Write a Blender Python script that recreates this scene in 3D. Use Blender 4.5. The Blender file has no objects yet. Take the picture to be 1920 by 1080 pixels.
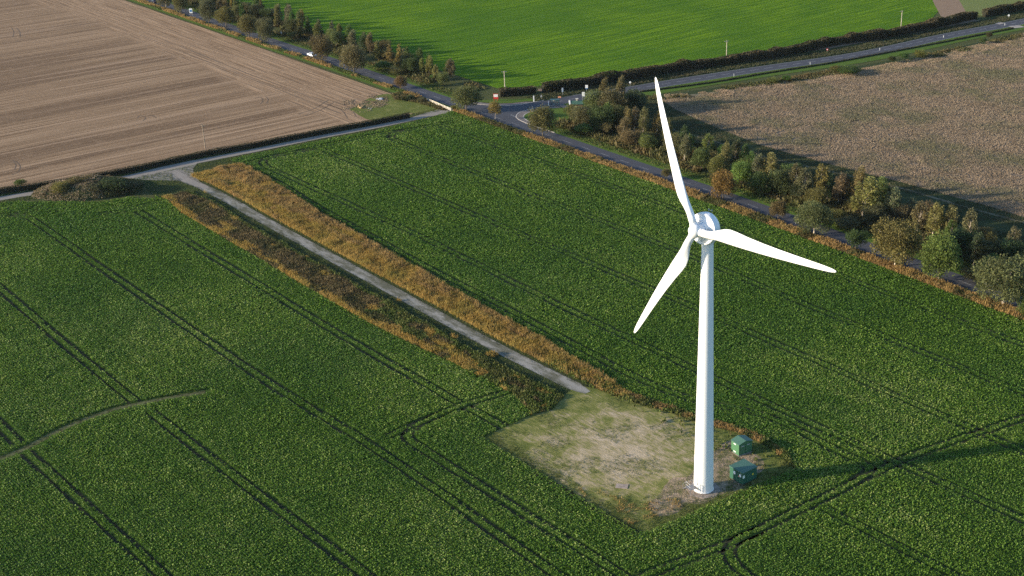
import bpy, bmesh, math, random
import numpy as np
from mathutils import Vector, Matrix
from mathutils.geometry import tessellate_polygon

# ------------------------------------------------------------------ camera, sky, sun
scene = bpy.context.scene
col = scene.collection
F, TH, HC, PX0 = 2560.0, math.radians(23.4), 129.6, 1225.0      # focal length (px of a 1920 frame), pitch, height
YAW = math.radians(47)
cam_d = bpy.data.cameras.new("camera")
cam = bpy.data.objects.new("camera", cam_d); col.objects.link(cam)
cam_d.sensor_width = 36; cam_d.lens = F/1920*36; cam_d.shift_x = (960-PX0)/1920
cam_d.clip_end = 6000; cam_d.clip_start = 1
cam.location = (0, 0, HC); cam.rotation_euler = (math.pi/2-TH, 0, YAW)
scene.camera = cam

SUN_AZ, SUN_EL = math.radians(61+180), math.radians(14)          # direction TOWARDS the sun
world = bpy.data.worlds.new("World"); scene.world = world; world.use_nodes = True
wn = world.node_tree.nodes; wl = world.node_tree.links
sky = wn.new("ShaderNodeTexSky"); sky.sky_type = 'NISHITA'; sky.sun_disc = False
sky.sun_elevation = SUN_EL; sky.ozone_density = 3.2; sky.dust_density = 0.5; sky.sun_rotation = math.pi/2 - SUN_AZ
wl.new(sky.outputs[0], wn["Background"].inputs[0]); wn["Background"].inputs[1].default_value = 0.15
sd = bpy.data.lights.new("sun", 'SUN'); sd.energy = 5.0; sd.angle = math.radians(1.6); sd.color = (1.0, 0.85, 0.65)
sun = bpy.data.objects.new("sun", sd); col.objects.link(sun)
sdir = Vector((math.cos(SUN_AZ)*math.cos(SUN_EL), math.sin(SUN_AZ)*math.cos(SUN_EL), math.sin(SUN_EL)))
sun.rotation_euler = (-sdir).to_track_quat('-Z', 'Y').to_euler(); sun.location = (-100, -100, 200)
scene.view_settings.view_transform = 'Standard'; scene.view_settings.look = 'None'
scene.view_settings.exposure = 0.9; scene.view_settings.gamma = 1.0
scene.cycles.use_denoising = False; scene.cycles.sample_clamp_indirect = 4
scene.cycles.max_bounces = 5; scene.cycles.diffuse_bounces = 3; scene.cycles.glossy_bounces = 2
scene.cycles.transmission_bounces = 3; scene.cycles.transparent_max_bounces = 4

# ------------------------------------------------------------------ ground survey: photograph point -> metres on the flat land
_c, _s = math.cos(TH), math.sin(TH)
_cy, _sy = math.cos(YAW), math.sin(YAW)
def G(px, py, z=0.0):
    dx = (px-PX0)/F; dz = -(py-540)/F
    X, Y, Z = dx, _c+_s*dz, -_s+_c*dz
    t = (z-HC)/Z; X *= t; Y *= t
    return (X*_cy-Y*_sy, X*_sy+Y*_cy)
def proj(P):
    P = np.asarray(P, float)
    X = P[:, 0]*_cy+P[:, 1]*_sy; Y = -P[:, 0]*_sy+P[:, 1]*_cy; Z = P[:, 2]
    d = Y*_c+(HC-Z)*_s; u = Y*_s-(HC-Z)*_c
    return PX0+F*X/d, 540-F*u/d, d
def GP(l): return [G(*p) for p in l]
def in_view(P, m=130):
    x, y, d = proj(P)
    return (x > -m) & (x < 1920+m) & (y > -m) & (y < 1080+m*1.3)
def inside(P, poly):
    x, y = P[:, 0], P[:, 1]; r = np.zeros(len(P), bool); n = len(poly)
    for i in range(n):
        x1, y1 = poly[i]; x2, y2 = poly[(i+1) % n]
        c = ((y1 > y) != (y2 > y))
        with np.errstate(divide='ignore', invalid='ignore'):
            r ^= c & (x < (x2-x1)*(y-y1)/((y2-y1) if y2 != y1 else 1e-9)+x1)
    return r
def dist_poly(P, line):
    d = np.full(len(P), 1e9)
    for (x1, y1), (x2, y2) in zip(line[:-1], line[1:]):
        ax, ay = x2-x1, y2-y1; L = ax*ax+ay*ay+1e-9
        t = np.clip(((P[:, 0]-x1)*ax+(P[:, 1]-y1)*ay)/L, 0, 1)
        d = np.minimum(d, np.hypot(P[:, 0]-x1-t*ax, P[:, 1]-y1-t*ay))
    return d
def smooth_line(pts, n=6):
    pts = [np.array(p, float) for p in pts]; out = []
    q = [2*pts[0]-pts[1]]+pts+[2*pts[-1]-pts[-2]]
    for i in range(1, len(q)-2):
        for k in range(n):
            t = k/n
            out.append(0.5*((2*q[i])+(-q[i-1]+q[i+1])*t+(2*q[i-1]-5*q[i]+4*q[i+1]-q[i+2])*t*t+(-q[i-1]+3*q[i]-3*q[i+1]+q[i+2])*t**3))
    out.append(pts[-1]); return [tuple(p) for p in out]
def offset_line(pts, w):
    out = []
    for i, p in enumerate(pts):
        a = np.array(pts[max(i-1, 0)]); b = np.array(pts[min(i+1, len(pts)-1)])
        t = b-a; t = t/(np.linalg.norm(t)+1e-9)
        out.append((p[0]-t[1]*w, p[1]+t[0]*w))
    return out

# ------------------------------------------------------------------ materials
def hexc(h):
    v = [int(h[i:i+2], 16)/255 for i in (0, 2, 4)]
    return tuple([x/12.92 if x < .04045 else ((x+.055)/1.055)**2.4 for x in v]+[1.0])
class NT:
    def __init__(s, name, rough=0.95, spec=0.04):
        s.m = bpy.data.materials.new(name); s.m.use_nodes = True
        s.t = s.m.node_tree; s.b = s.t.nodes["Principled BSDF"]
        s.b.inputs["Roughness"].default_value = rough; s.b.inputs["Specular IOR Level"].default_value = spec
        s.out = s.t.nodes["Material Output"]
        s.pos = None
    def n(s, t, **k):
        x = s.t.nodes.new(t)
        for a, b in k.items(): setattr(x, a, b)
        return x
    def l(s, a, b): s.t.links.new(a, b)
    def P(s, rot=0, scale=(1, 1, 1)):
        g = s.n("ShaderNodeNewGeometry"); mp = s.n("ShaderNodeMapping")
        mp.inputs["Rotation"].default_value = (0, 0, rot); mp.inputs["Scale"].default_value = scale
        s.l(g.outputs["Position"], mp.inputs[0]); return mp.outputs[0]
    def noise(s, scale, detail=3, rough=0.55, vec=None, dist=0):
        x = s.n("ShaderNodeTexNoise"); x.inputs["Scale"].default_value = scale; x.inputs["Detail"].default_value = detail
        x.inputs["Roughness"].default_value = rough; x.inputs["Distortion"].default_value = dist
        s.l(vec if vec is not None else s.P(), x.inputs["Vector"]); return x.outputs[0]
    def ramp(s, fac, stops):
        r = s.n("ShaderNodeValToRGB"); e = r.color_ramp.elements
        while len(e) < len(stops): e.new(0.5)
        for i, (p, c) in enumerate(stops): e[i].position = p; e[i].color = c
        s.l(fac, r.inputs[0]); return r.outputs[0]
    def mix(s, fac, a, b, mode='MIX'):
        x = s.n("ShaderNodeMix", data_type='RGBA', blend_type=mode)
        for sock, v in ((x.inputs[0], fac), (x.inputs[6], a), (x.inputs[7], b)):
            if isinstance(v, (int, float)): sock.default_value = v
            elif isinstance(v, tuple): sock.default_value = v
            else: s.l(v, sock)
        return x.outputs[2]
    def math(s, op, a, b=0.0, clamp=False):
        x = s.n("ShaderNodeMath", operation=op, use_clamp=clamp)
        for i, v in enumerate((a, b)):
            if isinstance(v, (int, float)): x.inputs[i].default_value = v
            else: s.l(v, x.inputs[i])
        return x.outputs[0]
    def sstep(s, v, a, b):
        x = s.n("ShaderNodeMapRange", interpolation_type='SMOOTHSTEP')
        s.l(v, x.inputs[0]); x.inputs[1].default_value = a; x.inputs[2].default_value = b; return x.outputs[0]
    def bump(s, h, strength=1, dist=0.1):
        b = s.n("ShaderNodeBump"); b.inputs["Strength"].default_value = strength; b.inputs["Distance"].default_value = dist
        s.l(h, b.inputs["Height"]); s.l(b.outputs[0], s.b.inputs["Normal"])
    def color(s, c):
        if isinstance(c, tuple): s.b.inputs["Base Color"].default_value = c
        else: s.l(c, s.b.inputs["Base Color"])
        return s
    def xyz(s):
        g = s.n("ShaderNodeNewGeometry"); x = s.n("ShaderNodeSeparateXYZ"); s.l(g.outputs["Position"], x.inputs[0]); return x.outputs

def plain(name, c, rough=0.6, spec=0.3, metal=0, var=0.06, sc=1.5):
    m = NT(name, rough, spec); m.b.inputs["Metallic"].default_value = metal
    n = m.noise(sc, 4)
    d = tuple([x*(1-var*3) for x in c[:3]]+[1]); e = tuple([min(1, x*(1+var)) for x in c[:3]]+[1])
    m.color(m.ramp(n, [(0.3, d), (0.6, e)])); return m.m

def leaf_mat(name, cols, trans=0.25, patch=None, obj_tint=False, rough=0.55, pscale=0.05):
    """cols: dark->light stops picked by the per-leaf attribute v; patch: colour mixed in by a broad noise"""
    m = NT(name, rough, 0.15)
    a = m.n("ShaderNodeAttribute", attribute_name="v")
    c = m.ramp(a.outputs["Fac"], [(i/(len(cols)-1), k) for i, k in enumerate(cols)])
    if patch:
        n = m.noise(pscale, 4, 0.6)
        c = m.mix(m.math('MULTIPLY', m.sstep(n, 0.42, 0.66), patch[1]), c, patch[0])
    if obj_tint:
        oi = m.n("ShaderNodeObjectInfo"); c = m.mix(1.0, c, oi.outputs["Color"], 'MULTIPLY')
    m.color(c)
    if trans:
        tr = m.n("ShaderNodeBsdfTranslucent"); ms = m.n("ShaderNodeMixShader"); ms.inputs[0].default_value = trans
        m.l(c, tr.inputs[0]); m.l(m.b.outputs[0], ms.inputs[1]); m.l(tr.outputs[0], ms.inputs[2]); m.l(ms.outputs[0], m.out.inputs[0])
    return m.m

def rgb(r, g, b): return (r, g, b, 1.0)
M = {}
# generic rough grassland
m = NT("grassland"); n1 = m.noise(0.06, 5, 0.6); n2 = m.noise(1.3, 5, 0.7)
c = m.mix(n1, rgb(.030, .055, .014), rgb(.085, .095, .030)); c = m.mix(m.sstep(n2, .35, .7), c, rgb(.10, .095, .045)); m.color(c); m.bump(n2, 1, .35); M['grass'] = m.m
m = NT("mown_verge_grass"); n1 = m.noise(0.15, 5, 0.6); n2 = m.noise(3, 4, 0.7)
c = m.mix(n1, rgb(.050, .105, .014), rgb(.105, .165, .025)); c = m.mix(m.sstep(n2, .4, .75), c, rgb(.10, .12, .04)); m.color(c); m.bump(n2, .8, .12); M['verge'] = m.m
m = NT("dark_turf"); n1 = m.noise(0.2, 5, 0.6); n2 = m.noise(2.5, 4, 0.7)  # dark dull green grass of verges, field margins and mound
c = m.mix(n1, rgb(.022, .042, .016), rgb(.05, .065, .025)); c = m.mix(m.sstep(n2, .4, .75), c, rgb(.07, .07, .035)); m.color(c); m.bump(n2, .8, .2); M['turf'] = m.m
# soil under the crop
m = NT("crop_soil"); n2 = m.noise(2, 4, 0.7)
m.color(m.mix(n2, rgb(.030, .060, .012), rgb(.060, .105, .020))); m.bump(n2, .6, .1); M['soil'] = m.m
# stubble field
m = NT("stubble"); X = m.xyz()
st = m.noise(1, 4, .6, m.P(0, (1.9, .012, 1)))          # narrow drill stripes running along y
st2 = m.noise(1, 3, .5, m.P(0, (.065, .004, 1)))         # broad worked bands
stw = m.noise(1, 3, .5, m.P(0, (.42, .008, 1)))
hd = m.noise(1, 4, .6, m.P(0, (.03, 1.2, 1)))           # headland stripes running along x
fine = m.noise(1.6, 5, .75); clod = m.noise(.35, 5, .7, None, 1.5)
head = m.sstep(m.math('ADD', X[1], m.math('MULTIPLY', m.math('SUBTRACT', m.noise(.05, 3), .5), 26)), 219, 227)
a = m.ramp(st, [(.36, rgb(.145, .090, .050)), (.5, rgb(.255, .166, .097)), (.64, rgb(.40, .27, .163))])
a = m.mix(m.math('MULTIPLY', m.sstep(st2, .52, .62), .62), a, rgb(.135, .085, .050))
a = m.mix(m.math('MULTIPLY', m.sstep(stw, .58, .64), .5), a, rgb(.44, .30, .19))
b = m.ramp(hd, [(.34, rgb(.185, .118, .068)), (.5, rgb(.30, .196, .116)), (.66, rgb(.42, .28, .17))])
b = m.mix(m.sstep(clod, .5, .75), b, rgb(.44, .30, .18))
a = m.mix(m.math('MULTIPLY', m.sstep(clod, .48, .7), .35), a, rgb(.40, .27, .165)); c = m.mix(head, a, b); c = m.mix(m.math('MULTIPLY', m.sstep(fine, .5, .8), .5), c, rgb(.17, .125, .082))
m.color(c); h = m.math('ADD', m.math('MULTIPLY', m.mix(head, st, hd), 1.4), m.math('MULTIPLY', fine, .6)); m.bump(h, .7, .25); M['stubble'] = m.m
# bright young cereal field
m = NT("young_cereal"); X = m.xyz()
st = m.noise(1, 3, .6, m.P(math.radians(-72), (.9, .03, 1))); fine = m.noise(1.2, 5, .7); big = m.noise(.018, 3)
c = m.mix(m.sstep(st, .40, .62), rgb(.048, .118, .006), rgb(.125, .225, .008)); c = m.mix(m.sstep(fine, .5, .68), c, rgb(.18, .265, .016))
c = m.mix(m.math('MULTIPLY', m.sstep(big, .45, .6), .5), c, rgb(.045, .12, .008)); m.color(c); m.bump(m.math('ADD', fine, st), 1, .5); M['cereal'] = m.m
# rough brown set-aside
m = NT("weedy_field"); n1 = m.noise(.03, 4, .6); n2 = m.noise(1.1, 5, .75)
c = m.mix(n1, rgb(.17, .13, .095), rgb(.27, .20, .145)); c = m.mix(m.sstep(n2, .45, .7), c, rgb(.13, .125, .075)); m.color(c); m.bump(n2, 1, .5); M['weedy'] = m.m
m = NT("pale_bare_soil"); n1 = m.noise(.4, 5, .7); n2 = m.noise(3, 4, .7)
m.color(m.mix(n1, rgb(.17, .115, .075), rgb(.32, .225, .15))); m.bump(n2, .7, .1); M['baresoil'] = m.m
m = NT('pasture_grass'); n1 = m.noise(.08, 4, .6); n2 = m.noise(1, 4, .7)
c = m.mix(n1, rgb(.10, .15, .03), rgb(.20, .21, .08)); c = m.mix(m.sstep(n2, .5, .75), c, rgb(.22, .20, .10)); m.color(c); m.bump(n2, 1, .3); M['pasture'] = m.m
# asphalt
m = NT("asphalt", .85, .3); n1 = m.noise(.25, 4, .6); n2 = m.noise(9, 3)
sx = m.noise(1, 3, .5, m.P(0, (.02, 1.1, 1)))
c = m.mix(n1, rgb(.050, .053, .064), rgb(.072, .074, .085)); c = m.mix(m.math('MULTIPLY', sx, .5), c, rgb(.05, .052, .06)); m.color(c); m.bump(n2, .2, .02); M['asphalt'] = m.m
M['kerb'] = plain("kerb_stone", rgb(.42, .38, .33), .9, var=.15)
M['pavement'] = plain("footway_asphalt", rgb(.17, .145, .13), .9, var=.15)
M['marking'] = plain("road_paint", rgb(.36, .36, .36), .7, var=.2, sc=4)
# gravel tracks
m = NT("gravel"); n1 = m.noise(.35, 5, .7, m.P(0, (.35, 1, 1))); n2 = m.noise(4, 4, .7)
c = m.mix(m.sstep(n1, .40, .62), rgb(.11, .108, .072), rgb(.29, .275, .24)); c = m.mix(m.math('MULTIPLY', m.sstep(n2, .5, .7), .35), c, rgb(.33, .31, .27)); m.color(c); m.bump(n2, .6, .08); M['gravel'] = m.m
m = NT("farm_road"); n1 = m.noise(.2, 4, .6); n2 = m.noise(4, 4, .7)
c = m.mix(n1, rgb(.20, .185, .165), rgb(.33, .29, .245)); c = m.mix(m.math('MULTIPLY', m.sstep(n2, .45, .7), .5), c, rgb(.24, .21, .17)); m.color(c); m.bump(n2, .5, .06); M['farmroad'] = m.m
# hardstanding
m = NT("hardstanding"); pc = G(1165, 845); X = m.xyz()
dx_ = m.math('SUBTRACT', X[0], pc[0]); dy_ = m.math('SUBTRACT', X[1], pc[1])
rr_ = m.math('SQRT', m.math('ADD', m.math('MULTIPLY', dx_, dx_), m.math('MULTIPLY', dy_, dy_)))
bare = m.math('MULTIPLY', m.math('SUBTRACT', 1.0, m.math('DIVIDE', rr_, 30.0), True), .22)
n1 = m.noise(.22, 7, .68, None, .4); n2 = m.noise(1.0, 5, .75, m.P(math.radians(-50), (.35, 1.7, 1))); n3 = m.noise(6, 4, .7)
f_ = m.math('ADD', m.math('ADD', m.math('MULTIPLY', n1, .5), m.math('MULTIPLY', n2, .38)), bare)
c = m.ramp(f_, [(.45, rgb(.115, .135, .032)), (.54, rgb(.205, .200, .062)), (.60, rgb(.34, .275, .150)), (.69, rgb(.50, .395, .27))])
c = m.mix(m.math('MULTIPLY', m.sstep(n3, .5, .7), .25), c, rgb(.14, .14, .06))
m.color(c); m.bump(m.math('ADD', n2, m.math('MULTIPLY', n3, .5)), .8, .16); M['pad'] = m.m
m = NT("disturbed_earth"); n1 = m.noise(.5, 6, .7); n3 = m.noise(2.5, 4, .7)
m.color(m.ramp(n1, [(.38, rgb(.13, .13, .055)), (.5, rgb(.235, .185, .115)), (.62, rgb(.40, .30, .21))])); m.bump(n3, 1, .3); M['earth'] = m.m
M['earthc'] = plain('worn_concrete', rgb(.30, .24, .195), .95, var=.15, sc=1.2)
M['concrete'] = plain("concrete", rgb(.33, .29, .25), .9, var=.12, sc=.8)
# turbine paint
m = NT("turbine_white", .38, .45); n = m.noise(.35, 4, .6, m.P(0, (1, 1, .25)))
m.color(m.mix(n, rgb(.76, .77, .77), rgb(.84, .84, .83))); M['white'] = m.m
m = NT("tower_white", .42, .4); n = m.noise(.8, 5, .6, m.P(0, (1, 1, .08))); X = m.xyz()
base_grime = m.math('MULTIPLY', m.sstep(X[2], 4, .3), m.sstep(n, .35, .7))
c = m.mix(n, rgb(.74, .75, .75), rgb(.82, .82, .81)); c = m.mix(m.math('MULTIPLY', base_grime, .35), c, rgb(.45, .42, .36)); m.color(c); M['tower'] = m.m
M['seam'] = plain("seam_grey", rgb(.45, .46, .47), .5)
M['steel'] = plain("galvanised_steel", rgb(.42, .43, .45), .45, .5, .6)
M['grate'] = plain("steel_grating", rgb(.22, .22, .23), .6, .4, .5)
M['darkmetal'] = plain("dark_metal", rgb(.05, .055, .06), .5, .4)
m = NT("kiosk_green", .5, .35); n = m.noise(1.2, 4); m.color(m.mix(n, rgb(.05, .14, .065), rgb(.064, .165, .082))); M['kgreen'] = m.m
m = NT("kiosk_roof_green", .5, .35); n = m.noise(.9, 4); m.color(m.mix(n, rgb(.055, .125, .088), rgb(.070, .150, .108))); M['kroof'] = m.m
m = NT("kiosk_dark_green", .5, .35); n = m.noise(1.2, 4); m.color(m.mix(n, rgb(.024, .092, .058), rgb(.032, .112, .070))); M['kdark'] = m.m
M['plate'] = plain("white_plate", rgb(.82, .82, .78), .5)
M['yellow'] = plain("yellow_plate", rgb(.75, .55, .05), .5)
M['pinkplate'] = plain("orange_plate", rgb(.75, .28, .18), .5)
M['wood'] = plain("weathered_wood", rgb(.30, .235, .17), .9, var=.15)
M['palewood'] = plain("pale_pole_wood", rgb(.46, .40, .32), .9, var=.12)
M['cream'] = plain("cream_paint", rgb(.66, .60, .48), .7, var=.12)
M['red'] = plain("sign_red", rgb(.55, .045, .035), .5)
M['blue'] = plain("sign_blue", rgb(.04, .16, .36), .5)
M['grey'] = plain("sign_grey", rgb(.35, .36, .36), .5)
M['orange'] = plain("sign_orange", rgb(.75, .33, .18), .6)
M['brick'] = None
m = NT("brick_wall", .9); br = m.n("ShaderNodeTexBrick"); tc = m.n("ShaderNodeTexCoord"); mp = m.n("ShaderNodeMapping")
mp.inputs["Rotation"].default_value = (math.pi/2, 0, 0); m.l(tc.outputs["Object"], mp.inputs[0]); m.l(mp.outputs[0], br.inputs[0])
br.inputs["Scale"].default_value = 4; br.inputs["Color1"].default_value = rgb(.36, .10, .045); br.inputs["Color2"].default_value = rgb(.44, .15, .07); br.inputs["Mortar"].default_value = rgb(.35, .30, .25)
m.color(br.outputs[0]); M['brick'] = m.m
M['shelter'] = plain("shelter_teal", rgb(.03, .085, .085), .45)
m = NT("glass_panel", .08, .5); m.color(rgb(.30, .38, .40)); m.b.inputs["Transmission Weight"].default_value = .75; m.b.inputs["Alpha"].default_value = 1; M['glass'] = m.m
M['carwhite'] = plain("car_white", rgb(.75, .76, .78), .25, .5, var=.02)
M['cardark'] = plain("car_dark", rgb(.03, .035, .05), .25, .5, var=.02)
M['carglass'] = plain("car_glass", rgb(.015, .018, .022), .08, .6, var=.02)
M['tyre'] = plain("tyre_rubber", rgb(.02, .02, .02), .9)
M['rim'] = plain("wheel_rim", rgb(.45, .45, .47), .35, .5, .7)
M['lamp'] = plain("lamp_lens", rgb(.7, .7, .68), .15, .6)
M['tail'] = plain("tail_lens", rgb(.45, .02, .02), .2, .6)
M['rubble'] = plain("pale_rubble", rgb(.36, .36, .37), .8, var=.2)
# foliage
M['crop'] = leaf_mat("crop_leaf", [rgb(.036, .080, .011), rgb(.066, .138, .016), rgb(.106, .202, .023), rgb(.172, .268, .038), rgb(.36, .41, .13)], .38,
                     (rgb(.064, .148, .024), .5), pscale=.035)
M['gold'] = leaf_mat("golden_grass", [rgb(.21, .135, .038), rgb(.33, .215, .056), rgb(.44, .30, .088), rgb(.54, .40, .16)], .4, (rgb(.30, .26, .06), .5), pscale=.11)
M['rust'] = leaf_mat("rust_weeds", [rgb(.15, .100, .046), rgb(.27, .175, .070), rgb(.41, .27, .10), rgb(.54, .38, .15)], .35, (rgb(.24, .19, .06), .5), pscale=.13)
M['umber'] = leaf_mat("umber_dock", [rgb(.060, .052, .028), rgb(.11, .088, .042), rgb(.18, .135, .062), rgb(.28, .20, .09)], .2, (rgb(.075, .085, .028), .8), pscale=.1)
M['weed'] = leaf_mat("green_weeds", [rgb(.040, .062, .018), rgb(.075, .110, .024), rgb(.13, .16, .04), rgb(.21, .20, .07)], .2, (rgb(.10, .09, .035), .6), pscale=.15)
M['straw'] = leaf_mat("dead_weeds", [rgb(.18, .140, .088), rgb(.28, .212, .140), rgb(.375, .285, .192), rgb(.48, .375, .262)], .35, (rgb(.15, .16, .075), .7), pscale=.045)
M['scrub'] = leaf_mat("scrub_leaf", [rgb(.036, .046, .018), rgb(.075, .085, .028), rgb(.125, .120, .042), rgb(.20, .165, .065)], .3, (rgb(.16, .105, .05), .6), pscale=.09)
M['hedge'] = leaf_mat("hedge_leaf", [rgb(.036, .030, .018), rgb(.065, .054, .028), rgb(.11, .085, .042), rgb(.16, .12, .058)], .2, (rgb(.032, .045, .016), .6), pscale=.12)
M['dhedge'] = leaf_mat("dark_hedge_leaf", [rgb(.014, .020, .008), rgb(.026, .036, .013), rgb(.045, .050, .018), rgb(.07, .062, .026)], .12, (rgb(.05, .036, .018), .6), pscale=.2)
M['drygrass'] = plain('dry_grass_ground', rgb(.17, .15, .095), .95, .04, var=.2, sc=.8)
M['paleg'] = leaf_mat('pale_dry_grass', [rgb(.22, .16, .10), rgb(.36, .26, .17), rgb(.50, .37, .25), rgb(.6, .47, .34)], .3, (rgb(.17, .16, .07), .6), pscale=.12)
M['dullg'] = leaf_mat('dull_grass', [rgb(.030, .040, .018), rgb(.055, .068, .030), rgb(.085, .092, .042), rgb(.12, .115, .06)], .2, (rgb(.10, .085, .05), .6), pscale=.08)
M['leaf'] = leaf_mat("tree_leaf", [rgb(.4, .4, .4), rgb(.7, .7, .7), rgb(1, 1, 1), rgb(1.4, 1.4, 1.3)], .42, None, True)
M['bark'] = plain("bark", rgb(.16, .13, .095), .95, var=.2)
M['birch'] = plain("pale_bark", rgb(.52, .44, .34), .9, var=.12)

# ------------------------------------------------------------------ object helpers
def tag(o, label=None, cat=None, group=None, kind=None):
    if label: o['label'] = label
    if cat: o['category'] = cat
    if group: o['group'] = group
    if kind: o['kind'] = kind
    return o
def link(name, me, mats=(), parent=None, loc=None, rz=0):
    o = bpy.data.objects.new(name, me); col.objects.link(o)
    if me is not None:
        for k in (mats if isinstance(mats, (list, tuple)) else [mats]): me.materials.append(k)
    if parent: o.parent = parent
    if loc is not None: o.location = loc
    o.rotation_euler[2] = rz
    return o
def empty(name, loc, rz=0):
    o = bpy.data.objects.new(name, None); col.objects.link(o); o.location = loc; o.rotation_euler[2] = rz; o.empty_display_size = .3; return o
def quads_mesh(name, V, v):
    """V (N,4,3) corner positions, v (N,) per-leaf value"""
    N = len(V); me = bpy.data.meshes.new(name)
    me.vertices.add(N*4); me.vertices.foreach_set("co", np.ascontiguousarray(V, np.float32).ravel())
    me.loops.add(N*4); me.loops.foreach_set("vertex_index", np.arange(N*4, dtype=np.int32))
    me.polygons.add(N); me.polygons.foreach_set("loop_start", np.arange(0, N*4, 4, dtype=np.int32))
    a = me.attributes.new("v", 'FLOAT', 'POINT'); a.data.foreach_set("value", np.repeat(v.astype(np.float32), 4))
    me.update(calc_edges=True); return me
class MB:
    """collects boxes, tubes, lathes into one mesh"""
    def __init__(s): s.v = []; s.f = []; s.sm = []
    def add(s, vs, fs, smooth=False):
        o = len(s.v); s.v += [tuple(p) for p in vs]; s.f += [tuple(i+o for i in f) for f in fs]; s.sm += [smooth]*len(fs); return s
    def box(s, c, d, M4=None, taper=1.0):
        x, y, z = [k/2 for k in d]; vs = []
        for sz in (-1, 1):
            t = taper if sz > 0 else 1
            for sx, sy in ((-1, -1), (1, -1), (1, 1), (-1, 1)): vs.append(Vector((sx*x*t, sy*y*t, sz*z)))
        if M4 is not None: vs = [M4 @ p for p in vs]
        vs = [p+Vector(c) for p in vs]
        return s.add(vs, [(0, 3, 2, 1), (4, 5, 6, 7), (0, 1, 5, 4), (1, 2, 6, 5), (2, 3, 7, 6), (3, 0, 4, 7)])
    def tube(s, pts, rad, n=8, cap=True):
        pts = [Vector(p) for p in pts]
        if not isinstance(rad, (list, tuple)): rad = [rad]*len(pts)
        vs = []; fs = []
        for i, p in enumerate(pts):
            t = (pts[min(i+1, len(pts)-1)]-pts[max(i-1, 0)]).normalized()
            a = t.orthogonal().normalized() if i == 0 else (a-t*a.dot(t)).normalized()
            b = t.cross(a)
            for k in range(n):
                w = 2*math.pi*k/n; vs.append(p+(a*math.cos(w)+b*math.sin(w))*rad[i])
        for i in range(len(pts)-1):
            for k in range(n): fs.append((i*n+k, i*n+(k+1) % n, (i+1)*n+(k+1) % n, (i+1)*n+k))
        if cap: fs += [tuple(range(n))[::-1], tuple(range((len(pts)-1)*n, len(pts)*n))]
        return s.add(vs, fs, n > 6)
    def lathe(s, prof, n=48, M4=None, smooth=True):
        """prof: (r, z) list; revolved about z"""
        vs = []; fs = []
        for r, z in prof:
            for k in range(n):
                w = 2*math.pi*k/n; vs.append(Vector((r*math.cos(w), r*math.sin(w), z)))
        for i in range(len(prof)-1):
            for k in range(n): fs.append((i*n+k, i*n+(k+1) % n, (i+1)*n+(k+1) % n, (i+1)*n+k))
        fs += [tuple(range(n))[::-1], tuple(range((len(prof)-1)*n, len(prof)*n))]
        if M4 is not None: vs = [M4 @ p for p in vs]
        return s.add(vs, fs, smooth)
    def build(s, name, mat, parent=None, loc=None, rz=0, auto=True):
        me = bpy.data.meshes.new(name); me.from_pydata(s.v, [], s.f); me.update()
        for p, k in zip(me.polygons, s.sm): p.use_smooth = bool(k)
        if any(s.sm) and auto: me.set_sharp_from_angle(angle=math.radians(32))
        return link(name, me, mat, parent, loc, rz)
def sheet(name, poly, z, mat, kind='structure'):
    tri = tessellate_polygon([[Vector((p[0], p[1], 0)) for p in poly]])
    vs = [(p[0], p[1], z) for p in poly]; fs = []
    for a, b, c in tri:
        p, q, r = vs[a], vs[b], vs[c]
        fs.append((a, b, c) if (q[0]-p[0])*(r[1]-p[1])-(q[1]-p[1])*(r[0]-p[0]) > 0 else (c, b, a))
    me = bpy.data.meshes.new(name); me.from_pydata(vs, [], fs); me.update()
    o = link(name, me, mat)
    if kind: tag(o, kind=kind)
    return o
def ribbon_poly(pts, w): return offset_line(pts, w/2)+offset_line(pts, -w/2)[::-1]
def strips(name, segs, z, mat):
    vs = []; fs = []
    for q in segs:
        o = len(vs); vs += [(p[0], p[1], z) for p in q]; fs.append((o, o+1, o+2, o+3))
    me = bpy.data.meshes.new(name); me.from_pydata(vs, [], fs); me.update()
    return tag(link(name, me, mat), kind='structure')

rng = np.random.default_rng(11); R = random.Random(5)
def leaves(C, az, el, L, Wd, droop=0.25, roll=None):
    """kite leaf quads: base C, heading az, elevation el, length L, half width Wd"""
    d = np.stack([np.cos(az)*np.cos(el), np.sin(az)*np.cos(el), np.sin(el)], 1)
    s_ = np.stack([-np.sin(az), np.cos(az), np.zeros_like(az)], 1)
    if roll is not None:
        up = np.cross(d, s_); s_ = s_*np.cos(roll)[:, None]+up*np.sin(roll)[:, None]
    mid = C+d*(L*.55)[:, None]; tip = C+d*L[:, None]; tip[:, 2] -= L*droop
    return np.stack([C, mid+s_*Wd[:, None], tip, mid-s_*Wd[:, None]], 1)

# ------------------------------------------------------------------ land
BIG = 2600
sheet("ground", [(-BIG, -BIG), (BIG, -BIG), (BIG, BIG), (-BIG, BIG)], -.06, M['grass'])
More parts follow.
